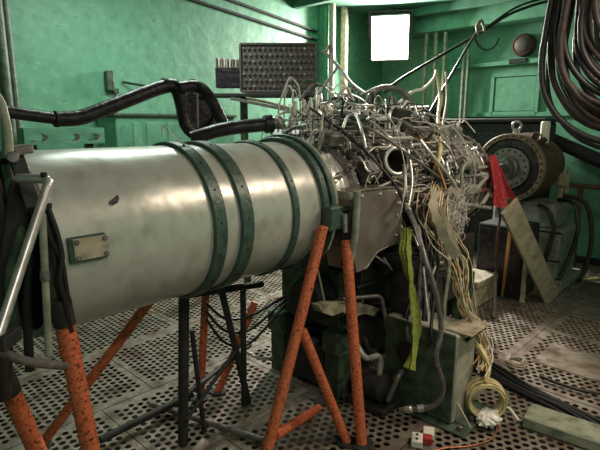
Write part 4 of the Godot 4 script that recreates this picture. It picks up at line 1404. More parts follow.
func build_struts() -> void:
	# under the end flange
	var t := thing("flange_stand", "worn orange tube struts carrying the casing's end flange", "stand", Vector3(1.9, 0, 0.45))
	var a := Vector3(1.898, 1.186, 0.430)
	strut(t, a, to_floor(a, Vector3(1.492, 0.169, 0.450)), 0.029, M.orange)
	var f := Vector3(2.076, 1.084, 0.440)
	strut(t, f, to_floor(f, Vector3(1.972, -0.030, 0.660)), 0.030, M.orange)
	var e := Vector3(1.773, 0.646, 0.400)
	strut(t, e, to_floor(e, Vector3(1.944, -0.045, 0.600)), 0.026, M.orange)
	strut(t, Vector3(1.554, 0.147, 0.420), Vector3(2.144, -0.029, 0.220), 0.026, M.orange)
	# fork between strut and flange
	var st := start()
	bar(st, Vector3(2.088, 1.267, 0.420), Vector3(2.077, 1.061, 0.440), 0.05, 0.012, Vector3.RIGHT)
	rod(st, Vector3(2.033, 1.258, 0.430), Vector3(2.124, 1.248, 0.440), 0.016, 12)
	part("fork", st, M.dark, t)
	st = start()
	rod(st, Vector3(2.047, 1.232, 0.450), Vector3(2.058, 1.133, 0.450), 0.014, 10)
	part("turnbuckle", st, M.steel, t)
	st = start()
	rod(st, Vector3(2.078, 0.961, 0.445), Vector3(2.085, 0.943, 0.445), 0.0335, 16)
	part("band", st, M.dark, t)
	# small steel rod beside the leaning strut
	part("guy_rod", tubed(curve([Vector3(1.993, 1.194, 0.430), Vector3(1.978, 1.126, 0.430), Vector3(1.939, 1.051, 0.430)]), 0.006, 6), M.dull_steel, t)
	# under the open near end
	var t2 := thing("near_end_stand", "orange tube struts under the near open end of the casing", "stand", Vector3(0.7, 0, 0.2))
	var a2 := Vector3(0.593, 1.113, 0.400)
	strut(t2, a2, to_floor(a2, Vector3(0.641, 0.539, 0.420)), 0.032, M.orange, 0.085)
	st = start()
	var d2 := to_floor(a2, Vector3(0.641, 0.539, 0.420)) - a2
	for y in [352.0, 358.0]:
		var k: float = (y - 302.0) / 148.0 * 0.47
		rod(st, a2 + d2.normalized() * k, a2 + d2.normalized() * (k + 0.006), 0.0345, 16)
	part("weld_collar", st, M.orange, t2)
	var b2 := Vector3(1.243, 0.877, -0.100)
	strut(t2, b2, to_floor(b2, Vector3(0.797, 0.061, -0.550)), 0.026, M.orange)
	var c2 := Vector3(0.453, 0.835, 0.150)
	strut(t2, c2, to_floor(c2, Vector3(0.550, 0.445, 0.100)), 0.034, M.orange, 0.12)
	# far side
	var t3 := thing("far_stand", "orange struts standing behind the trestle under the middle of the casing", "stand", Vector3(1.8, 0, -0.4))
	var a3 := Vector3(1.675, 0.755, -0.300)
	strut(t3, a3, to_floor(a3, Vector3(1.641, 0.062, -0.350)), 0.024, M.orange)
	var b3 := Vector3(2.015, 0.571, -0.250)
	strut(t3, b3, to_floor(b3, Vector3(1.736, -0.062, -0.350)), 0.024, M.orange)
	var c3 := Vector3(2.316, 0.522, -0.300)
	strut(t3, c3, to_floor(c3, Vector3(2.297, -0.275, -0.320)), 0.02, M.orange)
	# black trestle
	var t4 := thing("black_trestle", "black steel trestle standing under the banded casing", "trestle", Vector3(1.55, 0, 0))
	for q in [[Vector3(1.360, 0.822, -0.050), Vector3(1.308, -0.039, -0.050), 0.028], [Vector3(1.641, 0.768, -0.100), Vector3(1.778, 0.172, -0.100), 0.02], [Vector3(1.794, 0.742, -0.100), Vector3(1.782, 0.036, -0.100), 0.018], [Vector3(1.399, 0.628, -0.050), Vector3(1.444, 0.078, -0.050), 0.014]]:
		st = start()
		rod(st, q[0], to_floor(q[0], q[1]), q[2], 12)
		part("leg", st, M.dark, t4)
	part("cross_bar", tubed([Vector3(1.337, 0.834, -0.050), Vector3(1.944, 0.743, -0.100)], 0.02, 10), M.dark, t4)
	part("cross_bar", tubed([Vector3(0.981, 0.050, -0.331), Vector3(1.577, 0.060, -0.354)], 0.022, 10), M.dark, t4)
	part("cross_bar", tubed([Vector3(1.363, 0.030, -0.486), Vector3(1.606, 0.030, 0.277)], 0.018, 10), M.dull_steel, t4)
	part("cross_bar", tubed([Vector3(1.343, 0.274, -0.050), Vector3(2.091, 0.199, -0.400)], 0.015, 10), M.dark, t4)
	part("cross_bar", tubed([Vector3(1.317, 0.151, -0.020), Vector3(1.761, 0.406, -0.100)], 0.012, 10), M.dark, t4)

# ---------------------------------------------------------------- near end frame at the left edge
func build_near_frame() -> void:
	var t := thing("handrail_frame", "bent silver tube frame in front of the casing's open end", "frame", Vector3(0.45, 0.9, 0.5))
	part("bent_tube", tubed(bends([Vector3(0.519, 1.533, 0.360), Vector3(0.578, 1.533, 0.460), Vector3(0.354, 1.149, 0.620), Vector3(0.301, 1.064, 0.660)], 0.028, 8), 0.0145, 14), M.steel, t)
	part("upright_tube", tubed([Vector3(0.545, 1.427, 0.460), Vector3(0.535, 1.230, 0.460), Vector3(0.521, 0.963, 0.460)], 0.0115, 12), M.grey_green, t)
	var st := start()
	rod(st, Vector3(0.535, 1.250, 0.460), Vector3(0.534, 1.214, 0.460), 0.0145, 14, 0.002)
	part("collar", st, M.dull_steel, t)
	st = start()
	bolt(st, Vector3(0.564, 1.543, 0.455), Vector3.UP, 0.010, 0.012)
	part("cap_bolt", st, M.dark, t)
	part("curved_foot_rail", tubed(curve([Vector3(0.263, 1.159, 0.620), Vector3(0.364, 1.061, 0.550), Vector3(0.453, 0.981, 0.500), Vector3(0.577, 0.900, 0.440)]), 0.014, 12), M.dull_steel, t)
	st = start()
	var bp := Vector3(0.364, 1.123, 0.620)
	box(st, Transform3D(Basis.from_euler(Vector3(0, 0.8, 0)), bp), Vector3(0.09, 0.04, 0.05), 0.004)
	part("bracket", st, M.dark, t)
	# grey pipe rising at the left edge
	st = start()
	tube(st, bends([Vector3(0.518, 1.600, 0.300), Vector3(0.523, 1.681, 0.300), Vector3(0.511, 1.780, 0.300), Vector3(0.462, 1.831, 0.300)], 0.04), 0.014, 12)
	single("grey_riser_pipe", st, M.grey_green, "grey pipe rising at the left edge above the casing's open end", "pipe")
	st = start()
	rod(st, Vector3(0.538, 1.594, 0.260), Vector3(0.517, 1.598, 0.340), 0.018, 16, 0.003)
	box(st, Transform3D(Basis.from_euler(Vector3(0, 0.3, 0.1)), Vector3(0.561, 1.616, 0.260)), Vector3(0.07, 0.03, 0.06), 0.005)
	single("pipe_clamp", st, M.dull_steel, "bolted clamp where the grey riser meets the casing's rim", "clamp")
	# bracket plates inside the open end
	var t2 := thing("end_bracket", "dark plates and hoses inside the casing's open end", "bracket", Vector3(0.56, 1.2, 0.2))
	st = start()
	bar(st, Vector3(0.549, 1.616, 0.250), Vector3(0.562, 1.430, 0.340), 0.05, 0.012, Vector3.RIGHT)
	part("plate", st, M.dark, t2)
	st = start()
	bar(st, Vector3(0.548, 1.520, 0.300), Vector3(0.462, 0.994, 0.200), 0.07, 0.012, Vector3.RIGHT)
	part("plate", st, M.dark, t2)
	part("hose", tubed(curve([Vector3(0.540, 1.564, 0.200), Vector3(0.535, 1.449, 0.240), Vector3(0.535, 1.332, 0.260), Vector3(0.492, 1.180, 0.250), Vector3(0.500, 0.988, 0.220)]), 0.020, 10), M.dark_green, t2)
	part("hose", tubed(curve([Vector3(0.506, 1.512, 0.150), Vector3(0.509, 1.379, 0.200), Vector3(0.478, 1.208, 0.200), Vector3(0.478, 1.026, 0.200), Vector3(0.441, 0.734, 0.200)]), 0.022, 10), M.rubber_brown, t2)
	part("hose", tubed(curve([Vector3(0.588, 1.476, 0.220), Vector3(0.571, 1.308, 0.260), Vector3(0.534, 1.100, 0.260), Vector3(0.524, 0.833, 0.240)]), 0.016, 10), M.rubber, t2)
	# black cable bunch beside the access cover
	for k in 4:
		var dx := k * 3.0
		var p := []
		var base := [Vector3(0.576, 1.446, 0.410), Vector3(0.580, 1.359, 0.420), Vector3(0.591, 1.271, 0.425), Vector3(0.591, 1.196, 0.425), Vector3(0.605, 1.115, 0.420), Vector3(0.606, 1.012, 0.410)]
		for i in 6:
			p.append(base[i] + Vector3(0.012 * sin(k * 2.1 + i * 1.3), 0.01 * cos(k + i), 0.010 * k - 0.01))
		single("black_cable", tubed(curve(p), 0.009, 8), M.rubber, "black cable beside the bolted access cover, %s of the bunch of four" % ["rearmost", "second from the back", "second from the front", "foremost"][k], "cable", "black cables beside the access cover")

# ---------------------------------------------------------------- pedestal in front of the engine and its cables
func build_pedestal() -> void:
	var t := thing("green_pedestal", "tall green steel pedestal under the engine's near side", "pedestal", Vector3(2.58, 0, 0.7))
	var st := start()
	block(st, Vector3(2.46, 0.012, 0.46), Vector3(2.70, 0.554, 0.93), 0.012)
	part("column", st, M.lit_face_paint, t)
	st = start()
	block(st, Vector3(2.40, 0.0, 0.38), Vector3(2.80, 0.012, 1.03), 0.003)
	part("base_plate", st, M.dark_green, t)
	st = start()
	block(st, Vector3(2.52, 0.55, 0.44), Vector3(2.64, 0.86, 0.58), 0.012)
	block(st, Vector3(2.50, 0.84, 0.30), Vector3(2.66, 0.90, 0.60), 0.008)
	part("upper_mount", st, M.dark, t)
	st = start()
	prism(st, PackedVector2Array([Vector2(0, 0), Vector2(0.09, 0), Vector2(0, 0.12)]), 0.012, Transform3D(Basis(Vector3.BACK, Vector3.UP, Vector3.LEFT), Vector3(2.52, 0.012, 0.93)))
	part("gusset", st, M.lit_face_paint, t)
	for x in [2.60, 2.45]:
		bolt_part("anchor_bolt", t, M.dull_steel, Vector3(x, 0.012, 0.985), Vector3.UP, 0.017, 0.025)
	# shade of this side painted in as an added dark green panel; round opening
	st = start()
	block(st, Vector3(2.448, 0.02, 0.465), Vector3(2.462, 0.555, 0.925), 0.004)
	part("painted_shade_panel", st, M.dark_green, t)
	st = start()
	rod(st, Vector3(2.449, 0.36, 0.62), Vector3(2.442, 0.36, 0.62), 0.07, 24)
	part("port", st, M.rubber, t)
	var sh := thing("tray_shelf", "small bare metal shelf bracketed to the green pedestal", "shelf", Vector3(2.62, 0.52, 0.97))
	st = start()
	block(st, Vector3(2.49, 0.555, 0.84), Vector3(2.74, 0.565, 0.995), 0.002)
	part("plate", st, M.tan, sh)
	st = start()
	bar(st, Vector3(2.55, 0.50, 0.935), Vector3(2.55, 0.555, 0.985), 0.02, 0.012)
	bar(st, Vector3(2.69, 0.50, 0.935), Vector3(2.69, 0.555, 0.985), 0.02, 0.012)
	part("brackets", st, M.dark, sh)

	# metal braided hose curling round the pedestal
	var h := thing("braided_hose", "grey braided metal hose curving down the pedestal's shaded side", "hose", Vector3(2.219, 0.618, 0.950))
	part("hose", tubed(curve([Vector3(2.488, 1.240, 0.550), Vector3(2.260, 1.183, 0.750), Vector3(2.114, 1.062, 0.900), Vector3(2.131, 0.884, 0.960), Vector3(2.165, 0.698, 0.980), Vector3(2.130, 0.560, 0.980), Vector3(2.222, 0.377, 0.980), Vector3(2.238, 0.261, 0.950), Vector3(2.220, 0.204, 0.880), Vector3(2.193, 0.149, 0.750)], 10), 0.013, 10, 0.06), M.dull_steel, h)
	for q in [[Vector3(2.220, 0.204, 0.880), Vector3(2.200, 0.197, 0.850)], [Vector3(2.200, 0.182, 0.820), Vector3(2.195, 0.163, 0.780)], [Vector3(2.488, 1.240, 0.550), Vector3(2.409, 1.223, 0.620)]]:
		st = start()
		rod(st, q[0], q[1], 0.019, 6, 0.003)
		part("fitting", st, M.steel, h)
	# yellow green sling
	var sl := thing("lifting_sling", "yellow-green fabric sling hanging down from the engine", "sling", Vector3(2.172, 0.426, 0.800))
	var across := Vector3(0.69, 0, 0.72)
	for k in 3:
		st = start()
		var sp := []
		var base := [Vector3(2.510, 1.101, 0.550), Vector3(2.384, 1.003, 0.620), Vector3(2.339, 0.879, 0.680), Vector3(2.327, 0.747, 0.720), Vector3(2.303, 0.619, 0.760), Vector3(2.259, 0.505, 0.780), Vector3(2.182, 0.422, 0.800)]
		for i in 7:
			sp.append((base[i] as Vector3) + across * (0.016 * (k - 1) * sin(i * 1.1 + 0.6)) + Vector3(-0.72, 0, 0.69) * (0.012 * k))
		ribbon(st, curve(sp, 6), (across + Vector3(0.3 * (k - 1), 0, -0.4 * (k - 1))).normalized(), 0.030, 0.006)
		part("webbing", st, M.lime, sl)
	# string tangle
	var sn := thing("string_tangle", "tangled mass of pale string hanging from the engine side", "string", Vector3(2.984, 1.287, 0.620))
	st = start()
	for k in 46:
		var p := []
		var x := rng.randf_range(447.0, 468.0)
		var top: Vector3 = (Vector3(2.837, 1.301, 0.620)).lerp(Vector3(3.093, 1.303, 0.620), (x - 447.0) / 21.0)
		var down := rng.randf_range(0.18, 0.42)
		for i in 9:
			p.append(top + Vector3(rng.randf_range(-0.035, 0.035), -down * i / 8.0 + rng.randf_range(-0.012, 0.012), rng.randf_range(-0.035, 0.035)))
		tube(st, curve(p, 3), 0.0022, 4, false)
	var so := part("strands", st, M.string, sn)
	so.set_meta("kind", "stuff")
	# cream wires pouring down behind the shelf
	for k in 24:
		var p := []
		var base := [Vector3(2.762, 1.307, 0.600), Vector3(2.619, 1.178, 0.660), Vector3(2.668, 1.030, 0.720), Vector3(2.704, 0.900, 0.780), Vector3(2.692, 0.769, 0.820), Vector3(2.692, 0.636, 0.860), Vector3(2.791, 0.480, 0.900), Vector3(2.788, 0.358, 0.960), Vector3(2.650, 0.319, 1.000)]
		var jx := rng.randf_range(-0.09, 0.09)
		var jz := rng.randf_range(-0.07, 0.07)
		for i in 9:
			var w := 0.4 + 0.6 * sin(i * 0.7 + k)
			p.append((base[i] as Vector3) + Vector3(jx * w + rng.randf_range(-0.034, 0.034), rng.randf_range(-0.03, 0.03), jz * w + rng.randf_range(-0.03, 0.03)))
		single("loose_wire", tubed(curve(p, 5), rng.randf_range(0.0024, 0.0048), 6), [M.cream, M.cream, M.ochre, M.white, M.tan][k % 5], "loose %s wire in the bundle pouring down past the small shelf" % ["cream", "cream", "ochre", "white", "tan"][k % 5], "wire", "loose wires beside the pedestal")
	# tan canvas wrap around the bundle's top
	st = start()
	ribbon(st, curve([Vector3(2.628, 1.313, 0.660), Vector3(2.529, 1.247, 0.700), Vector3(2.522, 1.161, 0.740), Vector3(2.570, 1.054, 0.770), Vector3(2.634, 0.942, 0.800)], 6), across, 0.048, 0.012)
	ribbon(st, curve([Vector3(2.610, 1.237, 0.700), Vector3(2.635, 1.144, 0.730), Vector3(2.656, 1.040, 0.770), Vector3(2.683, 0.944, 0.800)], 6), across, 0.03, 0.012)
	single("canvas_wrap", st, M.tan, "tan canvas strips around the top of the pale wire bundle", "sleeve")
	# coil of pale cable on the floor by the pedestal
	var cc := Vector3(2.654, 0.130, 1.036)
	var coil := thing("cable_coil", "upright coil of pale yellow cable on the floor beside the pedestal", "cable coil", Vector3(cc.x, 0, cc.z))
	var ax := Vector3(-0.80, 0.12, 0.58).normalized()
	for k in 20:
		var off := ax * rng.randf_range(-0.05, 0.05)
		var pts := ring_points(cc + off + Vector3(0, rng.randf_range(-0.006, 0.006), 0), (ax + Vector3(rng.randf_range(-0.1, 0.1), rng.randf_range(-0.1, 0.1), 0)).normalized(), rng.randf_range(0.085, 0.118), 26)
		part("strand", tubed(pts, 0.0055, 6), M.cream, coil)
	# hank of cable from the shelf to the coil
	for k in 6:
		var j := Vector3(rng.randf_range(-0.02, 0.02), 0, rng.randf_range(-0.02, 0.02))
		part("strand", tubed(curve([Vector3(2.736, 0.410, 0.930) + j, Vector3(2.713, 0.371, 0.980) + j, Vector3(2.701, 0.307, 1.020) + j * 0.5, Vector3(2.649, 0.243, 1.030) + j * 0.5]), 0.0065, 6), M.cream, coil)
	# bag of wrap at its foot
	var bagp := Vector3(2.623, 0.045, 1.074)
	st = start()
	var bn := FastNoiseLite.new()
	bn.seed = 4
	bn.frequency = 9.0
	var sph := []
	for i in 13:
		var rowp := []
		for k in 24:
			var la := -PI / 2 + PI * i / 12.0
			var lo := TAU * k / 24.0
			var d := Vector3(cos(la) * cos(lo), sin(la), cos(la) * sin(lo))
			rowp.append(bagp + d * Vector3(0.075, 0.042, 0.06) * (1.0 + 0.45 * bn.get_noise_3dv(d)))
		sph.append(rowp)
	for i in 12:
		for k in 24:
			quad(st, sph[i][k], sph[i + 1][k], sph[i + 1][(k + 1) % 24], sph[i][(k + 1) % 24])
	single("plastic_wrap", st, M.wrap, "crumpled clear plastic wrap at the foot of the cable coil", "wrap")
	single("white_lead", tubed(curve([Vector3(2.659, 0.050, 1.064), Vector3(2.780, 0.060, 1.108), Vector3(2.766, 0.030, 1.174), Vector3(2.754, 0.020, 1.196)]), 0.008, 8), M.white, "short white lead ending on the floor beside the cable coil", "lead")
	# thin copper wire along the floor
	single("copper_wire", tubed(curve([Vector3(2.637, 0.020, 1.117), Vector3(2.570, 0.012, 1.140), Vector3(2.482, 0.008, 1.144), Vector3(2.357, 0.008, 1.089), Vector3(2.252, 0.008, 1.004), Vector3(2.163, 0.008, 0.959)]), 0.0045, 6), M.copper, "thin copper wire curving along the floor in front of the pedestal", "wire")
	# small coil further right
	var c2 := Vector3(3.461, 0.030, 0.908)
	var k2 := thing("small_coil", "small coil of tan cord on the perforated floor", "cord coil", Vector3(c2.x, 0, c2.z))
	for k in 5:
		part("strand", tubed(ring_points(c2 + Vector3(0, k * 0.008 - 0.016, 0), Vector3(0.15 * sin(k), 1, 0.15 * cos(k)).normalized(), 0.065 - 0.004 * k, 20), 0.006, 6), M.tan, k2)
	# white and red terminal blocks at the bottom edge
	var tb := thing("terminal_block", "white terminal block with a red insert on the floor before the pedestal", "terminal block", Vector3(2.201, 0.000, 0.860))
	var tp := Vector3(2.190, 0.020, 0.865)
	var rot := Basis(Vector3.UP, 0.5)
	st = start()
	box(st, Transform3D(rot, tp), Vector3(0.09, 0.04, 0.06), 0.004)
	part("body", st, M.white, tb)
	st = start()
	box(st, Transform3D(rot, tp + rot * Vector3(0.02, 0.0, 0.055)), Vector3(0.05, 0.04, 0.05), 0.004)
	part("red_insert", st, M.red_cloth, tb)
	st = start()
	box(st, Transform3D(rot, tp + rot * Vector3(0.09, -0.004, 0.06)), Vector3(0.08, 0.032, 0.06), 0.004)
	part("end_block", st, M.white, tb)
	for s in [-0.02, 0.02]:
		st = start()
		bolt(st, tp + rot * Vector3(s, 0.02, 0.0), Vector3.UP, 0.008, 0.005)
		part("screw", st, M.dark, tb)

func build_floor_things() -> void:
	# black cables across the right of the floor
	for k in 5:
		var p := []
		var base := [Vector3(3.406, 0.020, 0.589), Vector3(3.298, 0.020, 0.840), Vector3(3.204, 0.020, 1.097), Vector3(3.144, 0.020, 1.344), Vector3(3.036, 0.020, 1.642), Vector3(2.927, 0.020, 1.925)]
		for i in 6:
			p.append((base[i] as Vector3) + Vector3(-0.035 * k + 0.02 * sin(i * 1.7 + k), 0.006 * (k % 2), 0.012 * cos(i + k * 2.0)))
		single("floor_cable", tubed(curve(p, 5), 0.014, 8), M.rubber, "black floor cable at right, %s of the bunch from the corner beam" % ["fifth", "fourth", "third", "second", "first"][4 - k], "cable", "black floor cables")
	single("loose_floor_cable", tubed(curve([Vector3(3.388, 0.020, 1.098), Vector3(3.368, 0.020, 1.231), Vector3(3.384, 0.020, 1.375), Vector3(3.492, 0.020, 1.574)]), 0.012, 8), M.rubber_brown, "single dark cable branching off towards the right edge on the floor", "cable")
	# green grey plank in the corner
	var a := Vector3(2.737, 0.035, 1.212)
	var b := Vector3(2.790, 0.035, 1.778)
	var st := start()
	var xf := aim(a, b, Vector3.UP)
	xf.origin = (a + b) * 0.5 + Vector3(0.09, 0, 0)
	box(st, xf, Vector3(a.distance_to(b), 0.065, 0.19), 0.006)
	single("steel_channel", st, M.grey_green, "grey-green steel beam lying on the floor at the bottom right corner", "beam")
	# pale cord across the far floor
	single("pale_cord", tubed(curve([Vector3(5.871, 0.020, 0.442), Vector3(5.970, 0.020, 0.598), Vector3(6.044, 0.020, 0.729), Vector3(6.403, 0.020, 0.942)]), 0.012, 6), M.cream, "pale cord stretched along the floor at the right edge", "cord")
	# ochre hoses by the dynamometer
	single("ochre_hose", tubed(curve([Vector3(4.605, 0.986, 0.300), Vector3(4.703, 0.834, 0.320), Vector3(4.673, 0.629, 0.330), Vector3(4.625, 0.397, 0.340), Vector3(4.815, 0.020, 0.254)]), 0.014, 8), M.ochre, "ochre hose hanging down just left of the leaning board", "hose")
	single("rusty_hose", tubed(curve([Vector3(4.422, 1.032, 0.280), Vector3(4.491, 0.879, 0.300), Vector3(4.466, 0.659, 0.300), Vector3(4.499, 0.367, 0.300), Vector3(4.199, 0.020, 0.445)]), 0.011, 8), M.rust, "thin rust-brown hose hanging left of the ochre one", "hose")
	# ragged insulation sheet under the engine
	st = start()
	var poly := PackedVector2Array()
	var top := [Vector3(1.948, 0.721, 0.340), Vector3(2.067, 0.707, 0.340), Vector3(2.252, 0.652, 0.340), Vector3(2.414, 0.602, 0.340), Vector3(2.545, 0.540, 0.340), Vector3(2.481, 0.510, 0.340), Vector3(2.374, 0.554, 0.340), Vector3(2.274, 0.563, 0.340), Vector3(2.159, 0.627, 0.340), Vector3(2.069, 0.628, 0.340), Vector3(1.982, 0.671, 0.340)]
	for q in top:
		poly.append(Vector2(q.x, q.y))
	prism(st, poly, 0.06, Transform3D(Basis.IDENTITY, Vector3(0, 0, 0.30)))
	for q in [Vector3(2.068, 0.663, 0.310), Vector3(2.435, 0.555, 0.310)]:
		tube(st, [q, Vector3(q.x, AXIS - 0.25, q.z - 0.1)], 0.006, 6)
	single("ragged_sheet", st, M.tan, "ragged edged pale sheet hanging under the engine", "sheet")
	# dark equipment in the gloom below the engine
	var t := thing("oil_pump", "dark oil pump unit on the floor under the engine", "pump", Vector3(2.45, 0, 0.2))
	st = start()
	block(st, Vector3(2.25, 0.0, 0.32), Vector3(2.44, 0.04, 0.60), 0.004)
	part("base", st, M.dark, t)
	st = start()
	lathe(st, [Vector2(0, 0), Vector2(0, 0.07), Vector2(0.02, 0.085), Vector2(0.20, 0.085), Vector2(0.22, 0.05), Vector2(0.26, 0.045), Vector2(0.26, 0)], 24, Transform3D(Basis(Vector3.BACK, Vector3.UP, Vector3.LEFT), Vector3(2.35, 0.13, 0.34)))
	part("motor", st, M.dark, t)
	part("pipe", tubed(bends([Vector3(2.35, 0.20, 0.5), Vector3(2.35, 0.34, 0.5), Vector3(2.2, 0.36, 0.5), Vector3(2.18, 0.5, 0.4)], 0.05), 0.018, 10), M.steel, t)
	part("pipe", tubed(bends([Vector3(2.40, 0.18, 0.56), Vector3(2.42, 0.26, 0.62), Vector3(2.3, 0.27, 0.66), Vector3(2.3, 0.1, 0.6)], 0.05), 0.015, 10), M.dull_steel, t)
	# tie rods under the engine
	var n := 0
	for q in [[Vector3(2.430, 0.916, 0.450), Vector3(2.593, 0.748, 0.450), "short bright rod slanting below the sheet box"], [Vector3(2.356, 0.957, 0.400), Vector3(2.566, 0.812, 0.450), "thin steel rod behind the short bright rod"], [Vector3(2.735, 0.753, 0.500), Vector3(2.809, 0.884, 0.500), "bright rod slanting up beside the yellow-green sling"]]:
		single("tie_rod", tubed([q[0], q[1]], 0.006, 6), M.bright, q[2], "rod")
	# thin cables drooping under the casing
	var names := ["upper", "middle", "lower"]
	for k in 3:
		single("drooping_cable", tubed(curve([Vector3(1.593, 0.695, -0.200) + Vector3(0, -0.05 * k, 0), Vector3(1.732, 0.557, -0.200) + Vector3(0, -0.08 * k, 0), Vector3(1.928, 0.514, -0.200) + Vector3(0, -0.09 * k, 0), Vector3(2.237, 0.567, -0.200) + Vector3(0, -0.03 * k, 0)]), 0.009, 8), M.rubber, "black cable drooping between the struts under the casing, the %s one" % names[k], "cable")
	single("silver_cuff", tubed(curve([Vector3(1.814, 0.342, -0.100), Vector3(1.834, 0.326, -0.050), Vector3(1.906, 0.280, -0.050), Vector3(2.020, 0.230, -0.100)]), 0.010, 8), M.bright, "short bright metal band in the gloom under the casing", "band")

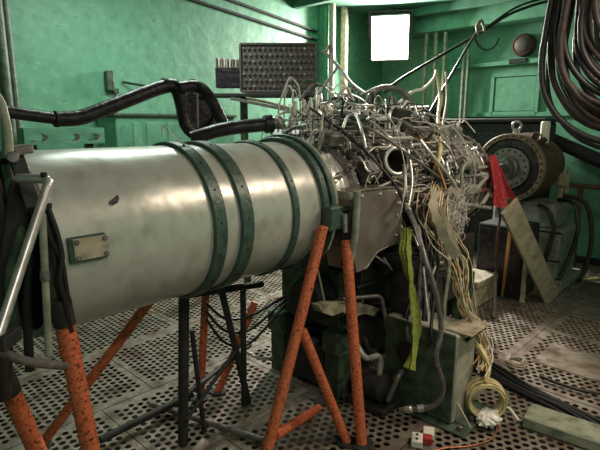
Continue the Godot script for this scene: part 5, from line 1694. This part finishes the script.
# ---------------------------------------------------------------- hanging cables
func build_hanging_cables() -> void:
	# hook rail above, out of the frame
	var hk := thing("cable_rail", "steel rail under the ceiling that carries the hanging cable loops", "rail", Vector3(4.4, 3.3, 0.9))
	var st := start()
	bar(st, Vector3(4.3, 2.98, 0.35), Vector3(4.3, 2.98, 2.3), 0.05, 0.05)
	part("rail", st, M.dark, hk)
	for z in [0.5, 2.1]:
		st = start()
		rod(st, Vector3(4.3, 2.98, z), Vector3(4.3, 3.36, z), 0.012)
		part("hanger", st, M.dark, hk)
	# each cable loops down from the rail and back up further along it; the left leg of the loop shows
	for k in 30:
		var f := k / 29.0
		var x := 4.3 + rng.randf_range(-0.16, 0.16)
		var zl := 0.63 + f * 0.46 + rng.randf_range(-0.03, 0.03)
		var zr := 1.75 + f * 0.25 + rng.randf_range(-0.1, 0.1)
		var low := 1.56 + f * 0.62 + rng.randf_range(-0.04, 0.08)
		if k == 0:
			zl = 0.615; low = 1.50; zr = 1.85
		var p := []
		for i in 17:
			var u := i / 16.0
			var mid := (zl + zr) * 0.5
			var half := (zr - zl) * 0.5
			var he := 0.62 - 0.25 * f
			var z := mid
			var y := low
			if u < 0.25 or u > 0.75:
				var v := (u if u < 0.25 else 1.0 - u) / 0.25
				y = lerpf(2.99, low + he, v)
				z = (zl if u < 0.5 else zr) + 0.05 * (1.0 - v) * (1.0 - v)
			else:
				var ang := PI * (u - 0.25) / 0.5
				y = low + he - he * sin(ang)
				z = mid - half * cos(ang)
			p.append(Vector3(x + 0.05 * sin(u * 5.0 + k), y, z + 0.012 * sin(u * 9.0 + k * 2.0)))
		single("hanging_cable", tubed(curve(p, 4), rng.randf_range(0.016, 0.028), 8), M.rubber if k == 0 else [M.rubber_brown, M.rubber, M.rubber_brown, M.rubber_brown, M.black_pipe][k % 5], "thick black cable hanging lowest and leftmost of the loops at the top right" if k == 0 else "thick %s cable in the hanging loops at the top right" % ["brown", "black", "brown", "brown", "dark grey"][k % 5], "cable", "hanging cable loops")
	# a few yellow tape bands on them
	# cables slung across towards the floodlight
	var oa := Vector3(6.263, 3.075, 0.500)
	single("overhead_cable", tubed(curve([oa, Vector3(6.373, 3.079, -0.100), Vector3(6.190, 2.961, -0.450), Vector3(5.973, 2.754, -0.700), Vector3(5.601, 2.487, -1.000), Vector3(5.158, 2.232, -1.200), Vector3(4.911, 2.058, -1.300)]), 0.017, 8), M.rubber, "long black cable slung from the top right down past the floodlight", "cable")
	single("overhead_cable_thin", tubed(curve([Vector3(6.265, 3.103, 0.450), Vector3(6.279, 3.098, -0.050), Vector3(6.197, 3.021, -0.400), Vector3(5.980, 2.775, -0.680)]), 0.013, 8), M.rubber, "thinner black cable running beside the long slung one to the knot", "cable")
	single("stay_rod", tubed([Vector3(5.873, 2.772, -0.680), Vector3(5.606, 2.565, -0.660), Vector3(4.414, 1.813, -0.420)], 0.015, 8), M.black_pipe, "straight dark rod dropping from the cable knot to the engine top", "rod")
	var kn := thing("cable_knot", "pale rag knotted around the slung black cables", "knot", Vector3(5.943, 2.837, -0.680))
	for k in 5:
		st = start()
		tube(st, curve([Vector3(5.838, 2.722, -0.660), Vector3(5.717, 2.767, -0.620) + Vector3(0.02 * sin(k * 2.0), 0.012 * k, 0), Vector3(5.807, 2.854, -0.620) + Vector3(0.01 * k, 0.01 * cos(k * 2.0), 0), Vector3(5.986, 2.795, -0.660) + Vector3(0, -0.01 * k, 0.01)]), 0.012, 8)
		part("fold", st, M.tan, kn)
	# loose hoses over the engine top, rising towards the floodlight
	var ends := [
		[[Vector3(3.496, 2.030, -0.900), Vector3(3.519, 2.253, -0.900), Vector3(3.620, 2.400, -1.000), Vector3(3.495, 2.323, -0.950)], 0.014, "tan", "pale hose looping over the right edge of the studded box"],
		[[Vector3(3.475, 2.340, -0.980), Vector3(3.542, 2.200, -0.850), Vector3(3.555, 2.040, -0.700), Vector3(3.577, 1.916, -0.500)], 0.014, "steel", "pale pipe slanting down from the studded box to the engine"],
		[[Vector3(3.482, 2.192, -0.800), Vector3(3.319, 2.079, -0.750), Vector3(3.138, 1.971, -0.700)], 0.012, "steel", "short pale pipe crossing below the slanting one"],
		[[Vector3(2.369, 1.799, -0.100), Vector3(2.364, 1.665, 0.150), Vector3(2.358, 1.520, 0.380), Vector3(2.422, 1.354, 0.520), Vector3(2.451, 1.240, 0.560)], 0.008, "rubber", "long black cable running diagonally down over the engine's hot end"],
		[[Vector3(2.376, 1.736, 0.100), Vector3(2.412, 1.666, 0.350), Vector3(2.614, 1.536, 0.450), Vector3(2.965, 1.357, 0.500)], 0.008, "dull_steel", "grey cable running diagonally across the engine's middle"],
		[[Vector3(2.595, 1.776, 0.000), Vector3(2.846, 1.726, 0.100), Vector3(3.062, 1.686, 0.200), Vector3(3.016, 1.563, 0.350), Vector3(2.960, 1.396, 0.500), Vector3(2.901, 1.292, 0.580)], 0.007, "ochre", "ochre wire arching over the engine and down its near side"],
		[[Vector3(4.630, 2.222, -0.500), Vector3(4.370, 1.965, -0.300), Vector3(3.810, 1.732, 0.000), Vector3(3.167, 1.525, 0.380), Vector3(2.997, 1.416, 0.450)], 0.016, "cream", "pale strap hanging down onto the engine's front casing"],
		[[Vector3(4.833, 2.217, -0.500), Vector3(4.507, 1.943, -0.300), Vector3(3.898, 1.700, 0.000), Vector3(3.200, 1.523, 0.370)], 0.012, "tan", "second pale strap hanging just right of the first"],
		[[Vector3(3.671, 1.864, -0.300), Vector3(3.963, 1.976, -0.350), Vector3(4.163, 2.020, -0.350), Vector3(4.421, 2.127, -0.400), Vector3(4.630, 2.222, -0.500)], 0.012, "white", "whitish hose curving up from the engine top to the hanging straps"],
		[[Vector3(2.523, 1.892, -0.900), Vector3(2.634, 1.846, -0.700), Vector3(2.591, 1.782, -0.400), Vector3(2.446, 1.700, -0.100)], 0.010, "tan", "thin pale pipe sloping from the rack to the casing's flange"],
		[[Vector3(2.695, 1.871, -0.500), Vector3(2.967, 2.003, -0.600), Vector3(3.029, 1.942, -0.500), Vector3(2.843, 1.811, -0.200)], 0.010, "dull_steel", "grey hose arching right of the studded box"],
		[[Vector3(2.859, 1.943, -0.700), Vector3(3.048, 2.046, -0.750), Vector3(3.113, 1.985, -0.700), Vector3(2.937, 1.849, -0.500)], 0.012, "dark_green", "green hose bent below the studded box"],
		[[Vector3(2.331, 1.677, 0.200), Vector3(2.376, 1.746, 0.200), Vector3(2.388, 1.746, 0.250), Vector3(2.303, 1.656, 0.360), Vector3(2.290, 1.569, 0.400)], 0.009, "bright", "bright bent pipe over the engine's hot end"],
		[[Vector3(2.656, 1.454, 0.420), Vector3(2.551, 1.317, 0.500), Vector3(2.404, 1.250, 0.550)], 0.012, "steel", "short steel pipe dropping beside the bleed stub"],
		[[Vector3(2.694, 1.544, 0.420), Vector3(2.624, 1.371, 0.500), Vector3(2.511, 1.220, 0.550)], 0.010, "steel", "second steel pipe dropping right of the bleed stub"],
		[[Vector3(2.864, 1.600, 0.400), Vector3(2.937, 1.473, 0.480), Vector3(3.131, 1.331, 0.500), Vector3(3.263, 1.208, 0.500)], 0.010, "bright", "bright pipe slanting down the turbine's near side"],
		[[Vector3(3.278, 1.918, -0.400), Vector3(3.749, 2.024, -0.500), Vector3(4.036, 1.986, -0.500), Vector3(3.860, 1.800, -0.200)], 0.013, "dull_steel", "grey hose arching over the engine below the floodlight"],
	]
	for e in ends:
		single("loose_hose", tubed(curve(e[0], 8), e[1], 8), M[e[2]], e[3], "hose")
# ---------------------------------------------------------------- main
func _ready() -> void:
	rng.seed = 20240611
	setup_view()
	make_materials()
	build_lamps()
	build_room()
	build_floor()
	build_duct()
	build_engine()
	build_dyno()
	build_struts()
	build_wall_things()
	build_black_pipe()
	build_radiator()
	build_near_frame()
	build_pedestal()
	build_red_cloth()
	build_floor_things()
	build_hanging_cables()
